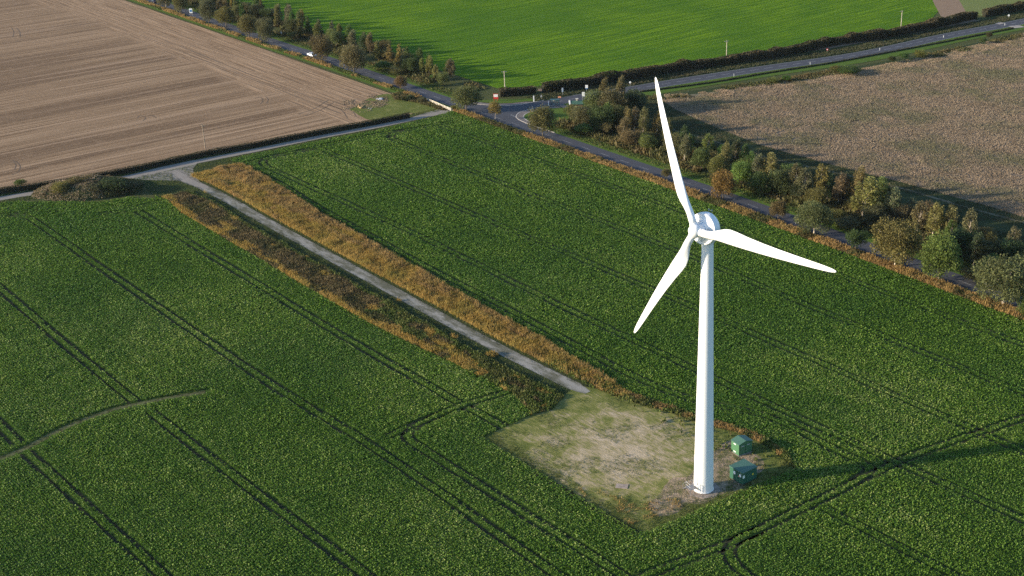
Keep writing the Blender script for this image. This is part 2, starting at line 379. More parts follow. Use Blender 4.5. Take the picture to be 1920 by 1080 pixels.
# outlines
corr_low = GP([(312, 374), (340, 400), (425, 450), (560, 530), (680, 600), (760, 640), (850, 682), (960, 738), (985, 762), (1000, 776), (905, 821)])
pad_low = GP([(905, 821), (1000, 882), (1100, 943), (1200, 1000), (1218, 998), (1320, 953), (1400, 917), (1450, 898), (1492, 880)])
corr_up = GP([(1492, 880), (1470, 845), (1420, 815), (1340, 790), (1290, 775), (1180, 737), (1100, 688), (1000, 628), (900, 573), (800, 515), (700, 458), (600, 402), (520, 348), (470, 318), (440, 304), (428, 300)])
corridor = corr_low+pad_low+corr_up+GP([(400, 297), (300, 310), (262, 340), (290, 368)])
crop_out = GP([(-260, 418), (-60, 385), (30, 379), (120, 379), (185, 380), (245, 370), (290, 374)])+[G(300, 340), G(380, 305), G(428, 301)]+GP([(470, 291), (600, 265), (700, 246), (800, 224), (846, 209), (870, 213)]) \
    + [(-362, 257.2), (-300, 256.4), (-240, 255.6), (-200, 254.6), (-150, 252.5), (-60, 250), (-40, 100), (-90, 20), (-330, -10)]
sheet("crop_soil", crop_out, -.02, M['soil'])
sheet("rough_verge", corridor, .004, M['turf'])
pad_poly = GP([(905, 821), (985, 782), (1035, 768), (1065, 735), (1085, 722), (1120, 730), (1180, 752), (1260, 775), (1330, 800), (1380, 810), (1440, 838), (1492, 880), (1450, 898), (1320, 953), (1218, 998), (1200, 1000), (1100, 943), (1000, 882)])
sheet("turbine_hardstanding", pad_poly, .012, M['pad'])
sheet("disturbed_earth", smooth_line(GP([(1245, 912), (1262, 896), (1290, 893), (1312, 868), (1345, 838), (1372, 826), (1388, 842), (1425, 856), (1432, 880), (1405, 896), (1395, 915), (1350, 928), (1320, 945), (1290, 945), (1268, 962), (1232, 968), (1215, 945), (1235, 930), (1245, 912)]), 4)[:-1], .020, M['earth'])
sheet("stubble_field", GP([(-900, 640), (0, 366), (200, 336), (380, 299), (460, 281), (770, 215)])+[(-389, 254.6), (-430, 254.8), (-650, 254.2), (-900, 254), (-1100, 254), (-1100, -200), (-420, -200)], .004, M['stubble'])
# corner of the stubble field by the road gate: trampled grass and earth
sheet("field_corner", smooth_line(GP([(655, 205), (690, 185), (728, 176), (760, 186), (800, 194), (838, 210), (800, 216), (770, 212), (700, 226), (655, 205)]), 4)[:-1], .012, M['pad'])
road_v = 263.7
sheet("cereal_field", [(-386, 287)]+GP([(1003, 163), (1170, 137), (1430, 98), (1560, 78), (1700, 52), (1745, 38)])+[G(1762, 18), G(1740, -20), G(1690, -160), (-1200, 1100), (-1200, 288), (-560, 286)], .004, M['cereal'])
sheet("soil_headland", GP([(1003, 168), (1170, 142), (1430, 103), (1560, 83), (1700, 57), (1770, 42), (1752, 8), (1735, -30), (1778, -30), (1802, 6), (1812, 24), (1830, 38), (1845, 40), (1560, 90), (1430, 108), (1170, 148), (1015, 172)]), .008, M['baresoil'])
sheet("field_margin_grass", GP([(1195, 184), (1300, 172), (1440, 155), (1640, 125), (1920, 65), (2300, -20), (2800, 700), (1920, 470), (1700, 410), (1400, 315), (1200, 250)]), .002, M['turf'])
sheet("rough_field", GP([(1240, 186), (1300, 182), (1440, 160), (1640, 130), (1780, 104), (1920, 70), (2300, -15), (2700, 560), (2100, 455), (1920, 407), (1837, 382), (1687, 341), (1537, 303), (1425, 272), (1312, 226), (1262, 203)]), .004, M['weedy'])
sheet("field_margin", GP([(1205, 180), (1300, 170), (1440, 150), (1640, 119), (1780, 92), (1920, 60), (2300, -25), (2300, -22), (1920, 68), (1780, 102), (1640, 128), (1440, 158), (1300, 180), (1215, 186)]), .010, M['turf'])
sheet("far_pasture", GP([(1802, 6), (1778, -30), (1740, -160), (2300, -200), (2300, -60), (1990, 0), (1920, 14), (1840, 30), (1812, 24)]), .006, M['pasture'])
M['rut'] = plain("rutted_earth", rgb(.13, .088, .055), .95, var=.2)
marks = [[(615, 196), (640, 206), (652, 222)], [(628, 190), (655, 202), (668, 218)], [(640, 184), (668, 196), (684, 213)], [(572, 217), (600, 207), (626, 192)], [(560, 214), (590, 203), (617, 187)],
  [(488, 195), (493, 189), (489, 183), (478, 184)], [(499, 194), (503, 188), (500, 182)], [(256, 221), (264, 217), (273, 221), (268, 227)], [(276, 219), (285, 216), (293, 221)], [(30, 302), (38, 312), (34, 322), (22, 328)], [(24, 300), (30, 309), (27, 318)],
  [(262, 66), (340, 96), (420, 128), (520, 167), (640, 213)], [(275, 63), (350, 92), (430, 124), (530, 163), (648, 208)], [(22, 52), (26, 60), (24, 70)], [(31, 52), (37, 60), (38, 70)]]
strips("tyre_marks", [q for mk in marks for q in (lambda L: [(offset_line(L, .2)[i], offset_line(L, .2)[i+1], offset_line(L, -.2)[i+1], offset_line(L, -.2)[i]) for i in range(len(L)-1)])(smooth_line(GP(mk), 5))], .010, M['rut'])
drye = smooth_line(GP([(1250, 184.5), (1330, 178), (1440, 162.5), (1540, 148), (1640, 131.5), (1780, 104.5), (1920, 70), (2100, 30)]), 5)
sheet("dry_grass_edge", ribbon_poly(drye, 6), .012, M['drygrass'])
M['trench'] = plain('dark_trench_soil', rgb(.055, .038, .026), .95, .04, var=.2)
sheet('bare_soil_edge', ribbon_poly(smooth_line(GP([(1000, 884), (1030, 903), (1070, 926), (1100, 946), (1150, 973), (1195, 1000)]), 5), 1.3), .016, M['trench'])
# roads
roadA = [(-1000, 266), (-700, 264), (-520, 263.2), (-480, 264), (-440, 264.2), (-400, 263.9), (-360, 264), (-300, 263.9), (-250, 263.6), (-200, 262.3), (-160, 261), (-100, 259), (0, 255)]
roadA = smooth_line(roadA, 5)
sheet("road_verge", ribbon_poly(roadA, 15.5), .014, M['verge'])
sheet("main_road", ribbon_poly(roadA, 6.3), .030, M['asphalt'])
roadB_px = [(975, 203), (1000, 200), (1040, 192), (1097, 181), (1182, 168), (1277, 152.3), (1440, 127.5), (1617, 101.5), (1778, 67), (1920, 40), (2100, 2)]
roadB = smooth_line(GP(roadB_px), 5)
sheet("side_road_verge", ribbon_poly(offset_line(roadB[8:], -3.5), 14), .018, M['verge'])
sheet("hedge_foot_verge", ribbon_poly(offset_line(roadB[8:], 7.6), 8.0), .016, M['turf'])
sheet("side_road", ribbon_poly(roadB, 7.4), .034, M['asphalt'])
sheet("junction", GP([(846, 184), (880, 192.5), (901, 196), (930, 198), (949, 198), (972, 197), (988, 193.5), (1040, 187), (1045, 196), (1026, 199.5), (1003, 203), (985, 207.5), (973, 212), (968, 218), (971, 223), (980, 228), (1000, 236), (990, 243), (900, 214), (846, 200)]), .038, M['asphalt'])
sheet("pavement", GP([(1030, 199.5), (1003, 203), (985, 207.5), (973, 212), (968, 218), (971, 223), (980, 228), (1000, 236), (1006, 234), (990, 226.5), (982, 221), (983, 216), (992, 211), (1012, 206), (1034, 203), (1050, 201), (1058, 203), (1066, 200), (1056, 196), (1045, 196)]), .075, M['pavement'])
sheet("pavement_north", GP([(885, 192.5), (901, 195.5), (930, 197.5), (949, 197.5), (972, 196.5), (992, 192.8), (1000, 191.5), (985, 191), (960, 194), (930, 195), (905, 193), (890, 190)]), .075, M['pavement'])
sheet("green_verge", GP([(982, 221), (983, 216), (992, 211), (1012, 206), (1034, 203), (1050, 203), (1066, 207), (1068, 220), (1050, 235), (1020, 240), (1006, 233), (990, 226.5)]), .085, M['verge'])
sheet("green_verge_north", GP([(895, 189), (930, 186.5), (965, 186.5), (1005, 184.5), (1000, 190), (985, 190.6), (960, 193.4), (930, 194.3), (905, 192)]), .085, M['verge'])
def kerb(name, pts, w=.35, h=.12, m='kerb'):
    mb = MB(); a = offset_line(pts, w/2); b = offset_line(pts, -w/2)
    for i in range(len(pts)-1):
        vs = [(*a[i], 0), (*a[i+1], 0), (*b[i+1], 0), (*b[i], 0), (*a[i], h), (*a[i+1], h), (*b[i+1], h), (*b[i], h)]
        mb.add(vs, [(4, 7, 6, 5), (0, 1, 5, 4), (2, 3, 7, 6)])
    return tag(mb.build(name, M[m]), kind='structure')
kerb("kerb", smooth_line(GP([(1050, 195.8), (1026, 199.3), (1003, 203), (985, 207.5), (973, 212), (968, 218), (971, 223), (980, 228), (1000, 236), (1040, 249)]), 5))
kerb("kerb", smooth_line(GP([(885, 193), (901, 196), (930, 198), (949, 198), (972, 197), (992, 193.2), (1020, 188.5)]), 5))
kerb("kerb", smooth_line(GP([(1050, 202), (1034, 203), (1012, 206), (992, 211), (983, 216), (982, 221), (990, 226.5), (1006, 233)]), 5), .3, .10)
# markings
def dashes(pts, dash, gap, w, off=0.0, z=.042, name="lane_marking"):
    pts = offset_line(pts, off) if off else pts
    P = [np.array(p) for p in pts]; L = [0]
    for a, b in zip(P[:-1], P[1:]): L.append(L[-1]+np.linalg.norm(b-a))
    def at(s):
        i = min(max(np.searchsorted(L, s)-1, 0), len(P)-2); t = (s-L[i])/(L[i+1]-L[i]+1e-9)
        d = (P[i+1]-P[i])/(np.linalg.norm(P[i+1]-P[i])+1e-9); return P[i]+(P[i+1]-P[i])*t, np.array([-d[1], d[0]])
    segs = []; s = 0
    while s+dash < L[-1]:
        a, n = at(s); b, n2 = at(s+dash)
        if in_view(np.array([[*a, 0]]))[0]: segs.append((a-n*w/2, b-n2*w/2, b+n2*w/2, a+n*w/2))
        s += dash+gap
    return strips(name, segs, z, M['marking'])
dashes(roadA, 4, 5, .12)
dashes(roadB[6:], 4, 2.5, .18); dashes(roadB[14:], 10, 0, .14, 3.4); dashes(roadB[14:], 10, 0, .14, -3.4)
gw = GP([(958, 215.5), (1003, 234.5)]); strips("give_way_line", [ribbon_poly([tuple(np.array(gw[0])*(1-t)+np.array(gw[1])*t) for t in (a, a+.05)], .35) for a in np.arange(0, 1, .085)], .048, M['marking'])
# crossovers to fields on road B
for pl in ([(1856, 42), (1868, 40), (1884, 43.5), (1874, 46)], [(1890, 49), (1912, 47.5), (1922, 51), (1900, 53)]):
    sheet("field_access_apron", GP(pl), .046, M['concrete'])
# farm track along the stubble hedge
acc = smooth_line(GP([(-300, 437), (0, 372.5), (130, 354), (250, 330), (310, 315), (380, 301), (480, 281.5), (600, 257), (700, 238.5), (760, 226), (805, 216), (840, 208), (852, 203)]), 5)
sheet("farm_track_verge", ribbon_poly(acc[:-12], 8.5), .012, M['turf'])
sheet("farm_track", ribbon_poly(acc, 3.4), .030, M['farmroad'])
sheet("track_mouth", GP([(765, 222.5), (800, 211), (822, 205.5), (846, 200), (853, 205), (838, 212.5), (800, 218.5)]), .034, M['farmroad'])
sheet("track_turning", smooth_line(GP([(235, 335), (290, 319), (345, 304), (372, 301), (362, 318), (372, 338), (392, 352), (372, 352), (340, 340), (290, 338), (235, 335)]), 5)[:-1], .034, M['farmroad'])
trk = smooth_line(GP([(330, 322), (350, 338), (380, 350), (440, 381)])+[(-330, 158.9), (-290, 158.2), (-250, 157.6), (-220, 157.2), (-200, 157.6), (-189, 158)], 5)
def taper(pts, w, tail=3):
    out = [[], []]
    for i, p in enumerate(pts):
        k = min(1, (len(pts)-1-i)/tail+.45); q = offset_line(pts, w/2*k)[i]; r_ = offset_line(pts, -w/2*k)[i]; out[0].append(q); out[1].append(r_)
    return out[0]+out[1][::-1]
sheet("gravel_track", taper(trk, 3.3), .024, M['gravel'])
# worn footpath through the crop, bottom left
path = smooth_line(GP([(-160, 930), (-60, 885), (0, 860), (50, 839), (120, 803), (200, 772), (262, 757), (330, 744), (385, 735)]), 5)
M['pathg'] = plain('worn_path_grass', rgb(.105, .112, .050), .95, .04, var=.25, sc=1.2)
sheet("field_path", ribbon_poly(path, 1.5), .006, M['pathg'])

# ------------------------------------------------------------------ spoil mound by the track
def mound_h(P):
    cx, cy = G(165, 357); X = P[:, 0]-cx; Y = P[:, 1]-cy
    # long axis follows the picture's left-right here
    ax = np.array(G(262, 352))-np.array(G(65, 366)); L = np.linalg.norm(ax); ax /= L
    a = X*ax[0]+Y*ax[1]; b = -X*ax[1]+Y*ax[0]
    r = (a/(L*.52))**2+(b/9.0)**2
    h = np.clip(1-r, 0, 1)**.8*3.1
    return h*(1+.18*np.sin(a*.45+1)+.12*np.sin(b*.9+a*.3))
mc = G(165, 357); g = np.linspace(-24, 24, 64); gx, gy = np.meshgrid(g+mc[0], g+mc[1])
P = np.stack([gx.ravel(), gy.ravel()], 1); h = mound_h(P)+rng.normal(0, .05, len(P))*(mound_h(P) > .05)-.03
me = bpy.data.meshes.new("spoil_mound"); n = len(g)
me.from_pydata([(a, b, c) for (a, b), c in zip(P, h)], [], [(i*n+j, i*n+j+1, (i+1)*n+j+1, (i+1)*n+j) for i in range(n-1) for j in range(n-1) if max(h[i*n+j], h[i*n+j+1], h[(i+1)*n+j+1], h[(i+1)*n+j]) > -.02])
for p in me.polygons: p.use_smooth = True
tag(link("spoil_mound", me, M['turf']), kind='structure')

# ------------------------------------------------------------------ crop
wheel_px = dict(
    L1=[(258, 397), (472, 527), (600, 606), (858, 756)], L1b=[(872, 763), (948, 803)],
    M=[(728, 820), (790, 792), (850, 768), (905, 750), (958, 735)],
    M2=[(838, 772), (790, 795), (766, 812), (768, 826), (800, 848), (905, 914), (1000, 975), (1100, 1038), (1180, 1090)],
    L2=[(55, 409), (472, 697), (700, 840), (1040, 1077), (1120, 1135)],
    L3=[(-80, 478), (0, 541), (82, 612), (254, 756)], L3b=[(282, 773), (420, 880), (670, 1068), (760, 1140)],
    L4=[(-60, 738), (0, 798), (34, 832)], L4b=[(48, 848), (150, 940), (302, 1078), (370, 1150)],
    TL=[(-60, 408), (0, 405), (50, 399), (75, 386)], TL2=[(185, 404), (235, 396), (298, 379)],
    TLb=[(55, 409), (20, 404), (-60, 408)],
    RH=[(430, 313), (462, 307), (492, 300), (585, 279), (700, 254), (772, 243), (850, 229)],
    R1c=[(590, 281), (545, 288), (515, 293), (495, 301), (496, 311), (520, 323), (640, 377), (800, 450), (1080, 588), (1310, 697), (1440, 758), (1690, 872), (1925, 978), (2060, 1040)],
    R2=[(600, 280), (700, 322), (935, 422), (1172, 522), (1380, 612), (1440, 639), (1915, 845), (2060, 905)],
    R3=[(765, 245), (742, 250), (734, 257), (745, 265), (940, 343), (1275, 473), (1440, 543), (1885, 724), (2060, 795)],
    R4=[(828, 238), (940, 277), (1278, 397), (1550, 508), (1915, 646), (2060, 700)],
    E=[(440, 306), (520, 343), (600, 392), (700, 446), (800, 502), (900, 553), (1000, 606), (1100, 660), (1200, 712), (1300, 750), (1440, 782), (1560, 842), (1622, 872), (1630, 884), (1600, 905)],
    H=[(1150, 1108), (1230, 1073), (1365, 1020), (1500, 957), (1640, 888), (1700, 860), (1800, 825), (1912, 787), (2060, 738)],
    Hc=[(1430, 992), (1385, 1012), (1368, 1030), (1372, 1052), (1400, 1080), (1440, 1110)],
    H2=[(1545, 955), (1680, 1024), (1790, 1082), (1860, 1120)])
wheels = []
for k, l in wheel_px.items():
    c_ = smooth_line(GP(l), 5)
    wheels += [offset_line(c_, 1.0), offset_line(c_, -1.0)]
M['wheelsoil'] = plain('wheeling_soil', rgb(.040, .042, .022), .95, .04)
strips('wheelings', [q for w in wheels for q in (lambda A_, B_: [(A_[i], A_[i+1], B_[i+1], B_[i]) for i in range(len(A_)-1)])(offset_line(w, .32), offset_line(w, -.32))], -.012, M['wheelsoil'])
faint = [[G(1540, 465), G(1765, 567)], [G(700, 463), G(823, 485+70)]]
# plants set out in rows
U = np.arange(-420, -40, .36); Vv = np.arange(-20, 258, .5)
uu, vv = np.meshgrid(U, Vv); P = np.stack([uu.ravel(), vv.ravel()], 1)
P += rng.normal(0, 1, P.shape)*np.array([.10, .045])
keep = in_view(np.column_stack([P, np.zeros(len(P))]), 180); P = P[keep]
P = P[inside(P, crop_out) & ~inside(P, corridor)]
ok = np.ones(len(P), bool)
wdf = lambda q: .37+.10*np.clip((proj(np.column_stack([q, np.zeros(len(q))]))[2]-250)/200, 0, 1)
for w in wheels:
    w = np.array(w); bx = (P[:, 0] > w[:, 0].min()-1) & (P[:, 0] < w[:, 0].max()+1) & (P[:, 1] > w[:, 1].min()-1) & (P[:, 1] < w[:, 1].max()+1)
    idx = np.where(bx)[0]; ok[idx[dist_poly(P[idx], [tuple(q) for q in w]) < wdf(P[idx])+rng.normal(0, .05, len(idx))]] = False
for w in faint:
    ok &= dist_poly(P, w) > .2
idx = np.where(dist_poly(P, path) < 1.15)[0]; ok[idx] = False
ok &= mound_h(P) < .05
P = P[ok]
_, _, dep = proj(np.column_stack([P, np.zeros(len(P))]))
far = np.clip((dep-250)/200, 0, 1)
P = P[rng.random(len(P)) > far*.30]
_, _, dep = proj(np.column_stack([P, np.zeros(len(P))])); far = np.clip((dep-250)/200, 0, 1)
NP = len(P)
def vnoise(P, s, seed=0):
    r = np.random.default_rng(seed); t = r.random((64, 64)); x = P[:, 0]*s; y = P[:, 1]*s
    i = np.floor(x).astype(int); j = np.floor(y).astype(int); fx = x-i; fy = y-j; fx = fx*fx*(3-2*fx); fy = fy*fy*(3-2*fy)
    g_ = lambda a, b: t[a % 64, b % 64]
    return (g_(i, j)*(1-fx)+g_(i+1, j)*fx)*(1-fy)+(g_(i, j+1)*(1-fx)+g_(i+1, j+1)*fx)*fy
NL = 7
size = (1+.12*far)*(.88+.3*vnoise(P, .9, 1))*(.9+.25*vnoise(P, .12, 2))
tone = .14*vnoise(P, .5, 3)+.26*vnoise(P, .035, 4)+.16*vnoise(P*np.array([.06, 1]), .55, 5)+.10*vnoise(P, .12, 6)+rng.random(NP)*.30
C = np.repeat(np.column_stack([P, np.full(NP, .10)]), NL, 0); C[:, 2] += rng.random(NP*NL)*.14; C[:, :2] += rng.normal(0, .05, (NP*NL, 2))
sz = np.repeat(size, NL); az = rng.random(NP*NL)*2*np.pi; el = np.radians(rng.uniform(12, 68, NP*NL))
L = sz*rng.uniform(.24, .44, NP*NL); W_ = L*rng.uniform(.20, .34, NP*NL)
V = leaves(C, az, el, L, W_, .18, rng.normal(0, .5, NP*NL))
vv_ = np.clip(np.repeat(tone, NL)+rng.random(NP*NL)*.45-.12, 0, 1)
tag(link("crop", quads_mesh("crop", V, vv_), M['crop']), "leafy dark green crop in drilled rows between the tramlines", "crop", kind='stuff')
print("crop leaves", NP*NL)
# low canopy under the leaves so that rows close over
# ------------------------------------------------------------------ tufted vegetation (stuff)
def scatter(poly, dens, excl=None, m=60):
    a = np.array(poly); lo, hi = a.min(0), a.max(0); n = int((hi[0]-lo[0])*(hi[1]-lo[1])*dens)
    P = rng.uniform(lo, hi, (n, 2)); P = P[inside(P, poly)]
    P = P[in_view(np.column_stack([P, np.zeros(len(P))]), m)]
    if excl is not None: P = P[~excl(P)]
    return P
def tufts(name, P, h, mat, nb=4, w=.09, spread=.18, lean=.35, z0=None, label=None, tone_s=.35, hs=.5):
    n = len(P); hh = h*(.65+.6*vnoise(P, hs, 7))*rng.uniform(.75, 1.2, n) if np.isscalar(h) else h
    z = np.zeros(n) if z0 is None else z0
    C = np.repeat(np.column_stack([P, z]), nb, 0); C[:, :2] += rng.normal(0, spread, (n*nb, 2))
    az = rng.random(n*nb)*2*np.pi; el = np.radians(90-np.abs(rng.normal(0, 1, n*nb))*lean*57); el = np.maximum(el, .15)
    L = np.repeat(hh, nb)*rng.uniform(.6, 1.1, n*nb); W_ = np.full(n*nb, w)*rng.uniform(.6, 1.5, n*nb)
    V = leaves(C, az, el, L, W_, .08, rng.random(n*nb)*3.14)
    v = np.clip(np.repeat(tone_s*vnoise(P, .4, 9)+rng.random(n)*.3, nb)+rng.random(n*nb)*.35, 0, 1)
    o = link(name, quads_mesh(name, V, v), M[mat]); return tag(o, label, name.replace('_', ' '), kind='stuff')
def band(u0, u1, v0, v1): return [(u0, v0), (u1, v0), (u1, v1), (u0, v1)]
up_edge = corr_up[4:]                       # crop side of the upper strip
near_trk = lambda P, a, b: (lambda d: (d > a) & (d < b))(dist_poly(P, trk))
pad_ex = lambda P: inside(P, pad_poly)
Pc = scatter(corridor, 16, pad_ex)
above = Pc[:, 1] > np.interp(Pc[:, 0], [t[0] for t in trk], [t[1] for t in trk])
dt = dist_poly(Pc, trk)
acc_d = dist_poly(Pc, acc)
free = (acc_d > 2.6) & (dt > 2.0)
uend = Pc[:, 0]
A = above & free & (uend > -373) & (dt > 2.6)
edge_noise = vnoise(Pc, .25, 21)*3+rng.normal(0, .7, len(Pc)); mixn = vnoise(Pc*np.array([.35, 1]), .45, 23)
gold_k = ((dt < 7.0+edge_noise) & (mixn > .12)) | (mixn > .72)
east = np.clip((uend+212)/24, 0, 1)
g1 = A & gold_k & (rng.random(len(Pc)) > east*.75)
g2 = A & ~gold_k & (uend < -186) & (rng.random(len(Pc)) > east*.5)
tufts("golden_grass", Pc[g1], 1.1, 'gold', 5, .04, .18, .2, label="tall golden grass along the north side of the gravel track")
tufts("rust_grass", Pc[g2], 1.35, 'rust', 5, .05, .18, .22, label="tall rust brown grass between the golden grass and the crop")
B = (~above) & free & (uend > -360) & (uend < -181) & ~inside(Pc, pad_poly)
lo_edge = Pc[:, 1]-np.interp(Pc[:, 0], [p[0] for p in corr_low[:9]], [p[1] for p in corr_low[:9]])
e2 = vnoise(Pc, .18, 22)*2
near_r0 = uend > -215; b1 = B & (((lo_edge < 1.1+e2*.9) & (mixn > .2)) | (mixn > .84)); b2 = B & (~b1) & (dt > 4.6+e2) & ((uend < -255) | (vnoise(Pc, .3, 24) > .55)); kb = near_r0 & (vnoise(Pc, .5, 30) < .6); b3 = (B & (~b1) & (dt > 4.2+e2*.5) & (~b2)) | (b1 & kb); b1 = b1 & ~kb
near_r = uend > -215
tufts("golden_margin_grass", Pc[b1], .95, 'gold', 4, .05, label="golden grass lining the lower edge of the verge beside the crop")
tufts("brown_dock", Pc[b2], .95, 'umber', 4, .08, label="dark brown seeding dock in the lower verge")
tufts("green_scrub_weeds", Pc[b3], .95, 'weed', 4, .10, label="dark green weeds in the lower verge near the hardstanding")
e3 = (acc_d > 2.6) & (dt > .75+.8*vnoise(Pc, .5, 25)) & (dt <= 2.0) & (rng.random(len(Pc)) < .5)
tufts('track_edge_grass', Pc[e3], .14, 'dullg', 3, .05, label='thin dull grass creeping over the edges of the gravel track')
mid = free & (~g1) & (~g2) & (~b1) & (~b2) & (~b3) & (rng.random(len(Pc)) < .6)
tufts("verge_grass", Pc[mid], .22, 'weed', 3, .05, label="short dull grass beside the gravel track")
# east end of the corridor, beside the hardstanding: green weeds with tan seed heads
endp = GP([(1060, 705), (1180, 737), (1290, 775), (1340, 790), (1420, 815), (1470, 845), (1500, 875), (1440, 842), (1380, 812), (1330, 803), (1260, 777), (1180, 752), (1120, 728)])
Pe = scatter(corridor, 14, lambda P: ~((P[:, 0] > -205) & (P[:, 1] > 160.2))); Pe = Pe[(~inside(Pe, pad_poly)) | (rng.random(len(Pe)) < .03)]
sel = (vnoise(Pe, .5, 40) > .68)
tufts("leafy_weeds", Pe[~sel], .8, 'weed', 5, .12, label="green weeds behind the hardstanding")
tufts("tan_seed_grass", Pe[sel], .9, 'rust', 4, .05, label="tan seeding grass among the weeds behind the hardstanding")
# hardstanding growth
Pp = scatter(pad_poly, 22); k = vnoise(Pp, .22, 50)+.5*vnoise(Pp, .9, 51)
ed = dist_poly(Pp, pad_low)
Pp = Pp[((k > .80) & (rng.random(len(Pp)) < .3)) | (ed < 1.6+2*vnoise(Pp, .3, 52))]
tufts("pad_grass", Pp, .16, 'weed', 3, .05, label="thin patchy grass growing on the hardstanding")
tan = GP([(1095, 930), (1075, 905), (1140, 925), (1195, 948), (1240, 935), (1300, 940), (1230, 970), (1180, 985)])
Pt = scatter(tan, 5); Pt = Pt[vnoise(Pt, .5, 53) > .45]
tufts("dead_stems", Pt, .5, 'rust', 4, .05, label="dead brown stems at the edge of the hardstanding")
# rough hedge bank between crop and main road
def bandP(u0, u1, v0, v1, dens): return scatter(band(u0, u1, v0, v1), dens)
def roadv(u): return np.interp(u, [p[0] for p in roadA], [p[1] for p in roadA])
Pb = bandP(-376, -40, 249, 262, 12); off = roadv(Pb[:, 0])-Pb[:, 1]
cropv = np.interp(Pb[:, 0], [-362, -300, -240, -200, -150, -60], [257.2, 256.4, 255.6, 254.6, 252.5, 250])
k = (Pb[:, 1] > cropv+.2) & (off > 3.9); Pb = Pb[k]; q = vnoise(Pb, .12, 60)+.3*vnoise(Pb, .8, 61)
tufts("hedge_bank_grass", Pb[q > .52], 1.15, 'rust', 5, .07, label="rust orange bracken and grass along the near side of the main road")
tufts("hedge_bank_bramble", Pb[q <= .52], 1.05, 'scrub', 6, .12, label="olive bramble along the near side of the main road")
Pb = bandP(-760, -398, 255, 262, 9); off = roadv(Pb[:, 0])-Pb[:, 1]; Pb = Pb[(off > 3.7) & (off < 6.2)]; q = vnoise(Pb, .2, 62)
tufts("roadside_hedge_bank", Pb[q > .4], 1.1, 'rust', 4, .10, label="low russet hedge bank between the stubble field and the main road")
tufts("roadside_bank_green", Pb[q <= .4], .6, 'weed', 4, .10, label="green gaps in the low hedge bank beside the stubble field")
# far verges of the main road
Pb = bandP(-760, -40, 264, 274, 5); off = Pb[:, 1]-roadv(Pb[:, 0])
jn = (Pb[:, 0] > -392) & (Pb[:, 0] < -338)
Pb = Pb[(off > 3.9+vnoise(Pb, .2, 63)) & ~jn]
tufts("far_verge_grass", Pb, .45, 'weed', 4, .09, label="rough grass on the far verge of the main road")
# belt undergrowth
def beltmask(P, lo, hi):
    o = P[:, 1]-roadv(P[:, 0]); return (o > lo) & (o < hi)
jn_poly = GP([(890, 200), (985, 186), (1240, 150), (1225, 182), (1185, 200), (1110, 188), (1066, 205), (1066, 228), (1030, 242), (960, 225)])
Pb = bandP(-345, -70, 268, 300, 2.6); Pb = Pb[beltmask(Pb, 8.5, 28) & (~inside(Pb, jn_poly))]; q = vnoise(Pb, .10, 64); Pb = Pb[q > .28]
h = (.8+2.0*vnoise(Pb, .12, 65))*rng.uniform(.7, 1.2, len(Pb))
tufts("belt_undergrowth", Pb, h, 'scrub', 9, .26, .45, .8, label="tangled bramble and scrub under the roadside belt of trees")
Pb = bandP(-640, -393, 268, 286, 2.4); o = Pb[:, 1]-roadv(Pb[:, 0]); Pb = Pb[(o > 7+2*vnoise(Pb, .1, 66)) & (o < 20) & (vnoise(Pb, .12, 67) > .3)]
h = (.5+1.5*vnoise(Pb, .12, 68))*rng.uniform(.7, 1.2, len(Pb))
tufts("plantation_undergrowth", Pb, h, 'scrub', 8, .24, .45, .8, label="scrub under the young trees beside the bright green field")
# weedy field beyond the belt
rf = GP([(1240, 186), (1300, 180), (1440, 157), (1640, 127), (1780, 100), (1920, 66), (2100, 30), (2100, 455), (1920, 407), (1837, 382), (1687, 341), (1537, 303), (1425, 272), (1312, 226), (1262, 203)])
Pr = scatter(rf, 5.5); q = vnoise(Pr, .05, 70)*.6+vnoise(Pr, .5, 71)*.5; Pr = Pr[q > .22]
tufts("dead_weed_stand", Pr, .38, 'straw', 5, .09, .25, .7, label="dead brown weeds covering the rough field beyond the belt")
DE = scatter(ribbon_poly(drye, 9), 9); DE = DE[vnoise(DE*np.array([.3, 1]), .3, 76) > .35]
tufts("dry_edge_grass", DE, .45, 'paleg', 4, .07, label="pale dry grass along the upper edge of the rough field")
mg = GP([(1200, 190), (1240, 186), (1262, 203), (1312, 226), (1425, 272), (1537, 303), (1687, 341), (1837, 382), (1920, 407), (2050, 440), (2050, 510), (1920, 462), (1750, 405), (1600, 365), (1400, 312), (1260, 275), (1190, 240)])
MG = scatter(mg, 3.5)
sheet("margin_path", ribbon_poly(smooth_line(GP([(1225, 225), (1262, 243), (1330, 262), (1425, 292), (1560, 322), (1687, 352), (1800, 385), (1960, 428)]), 5), 1.2), .010, M['drygrass'])
tufts("margin_grass", MG[vnoise(MG, .1, 75) > .3], .30, 'dullg', 4, .10, .3, .5, label="dull grass margin between the belt and the rough field")
fm = GP([(1205, 181), (1300, 171), (1440, 151), (1640, 120), (1780, 93), (1920, 61), (2000, 45), (2000, 55), (1920, 70), (1780, 104), (1640, 131), (1440, 161), (1300, 182), (1215, 188)])
Pf = scatter(fm, 2.2); Pf = Pf[vnoise(Pf, .12, 72) > .4]
tufts("scrubby_margin", Pf, .8, 'scrub', 5, .2, .4, .6, label="scrubby rank growth along the edge of the side road verge")
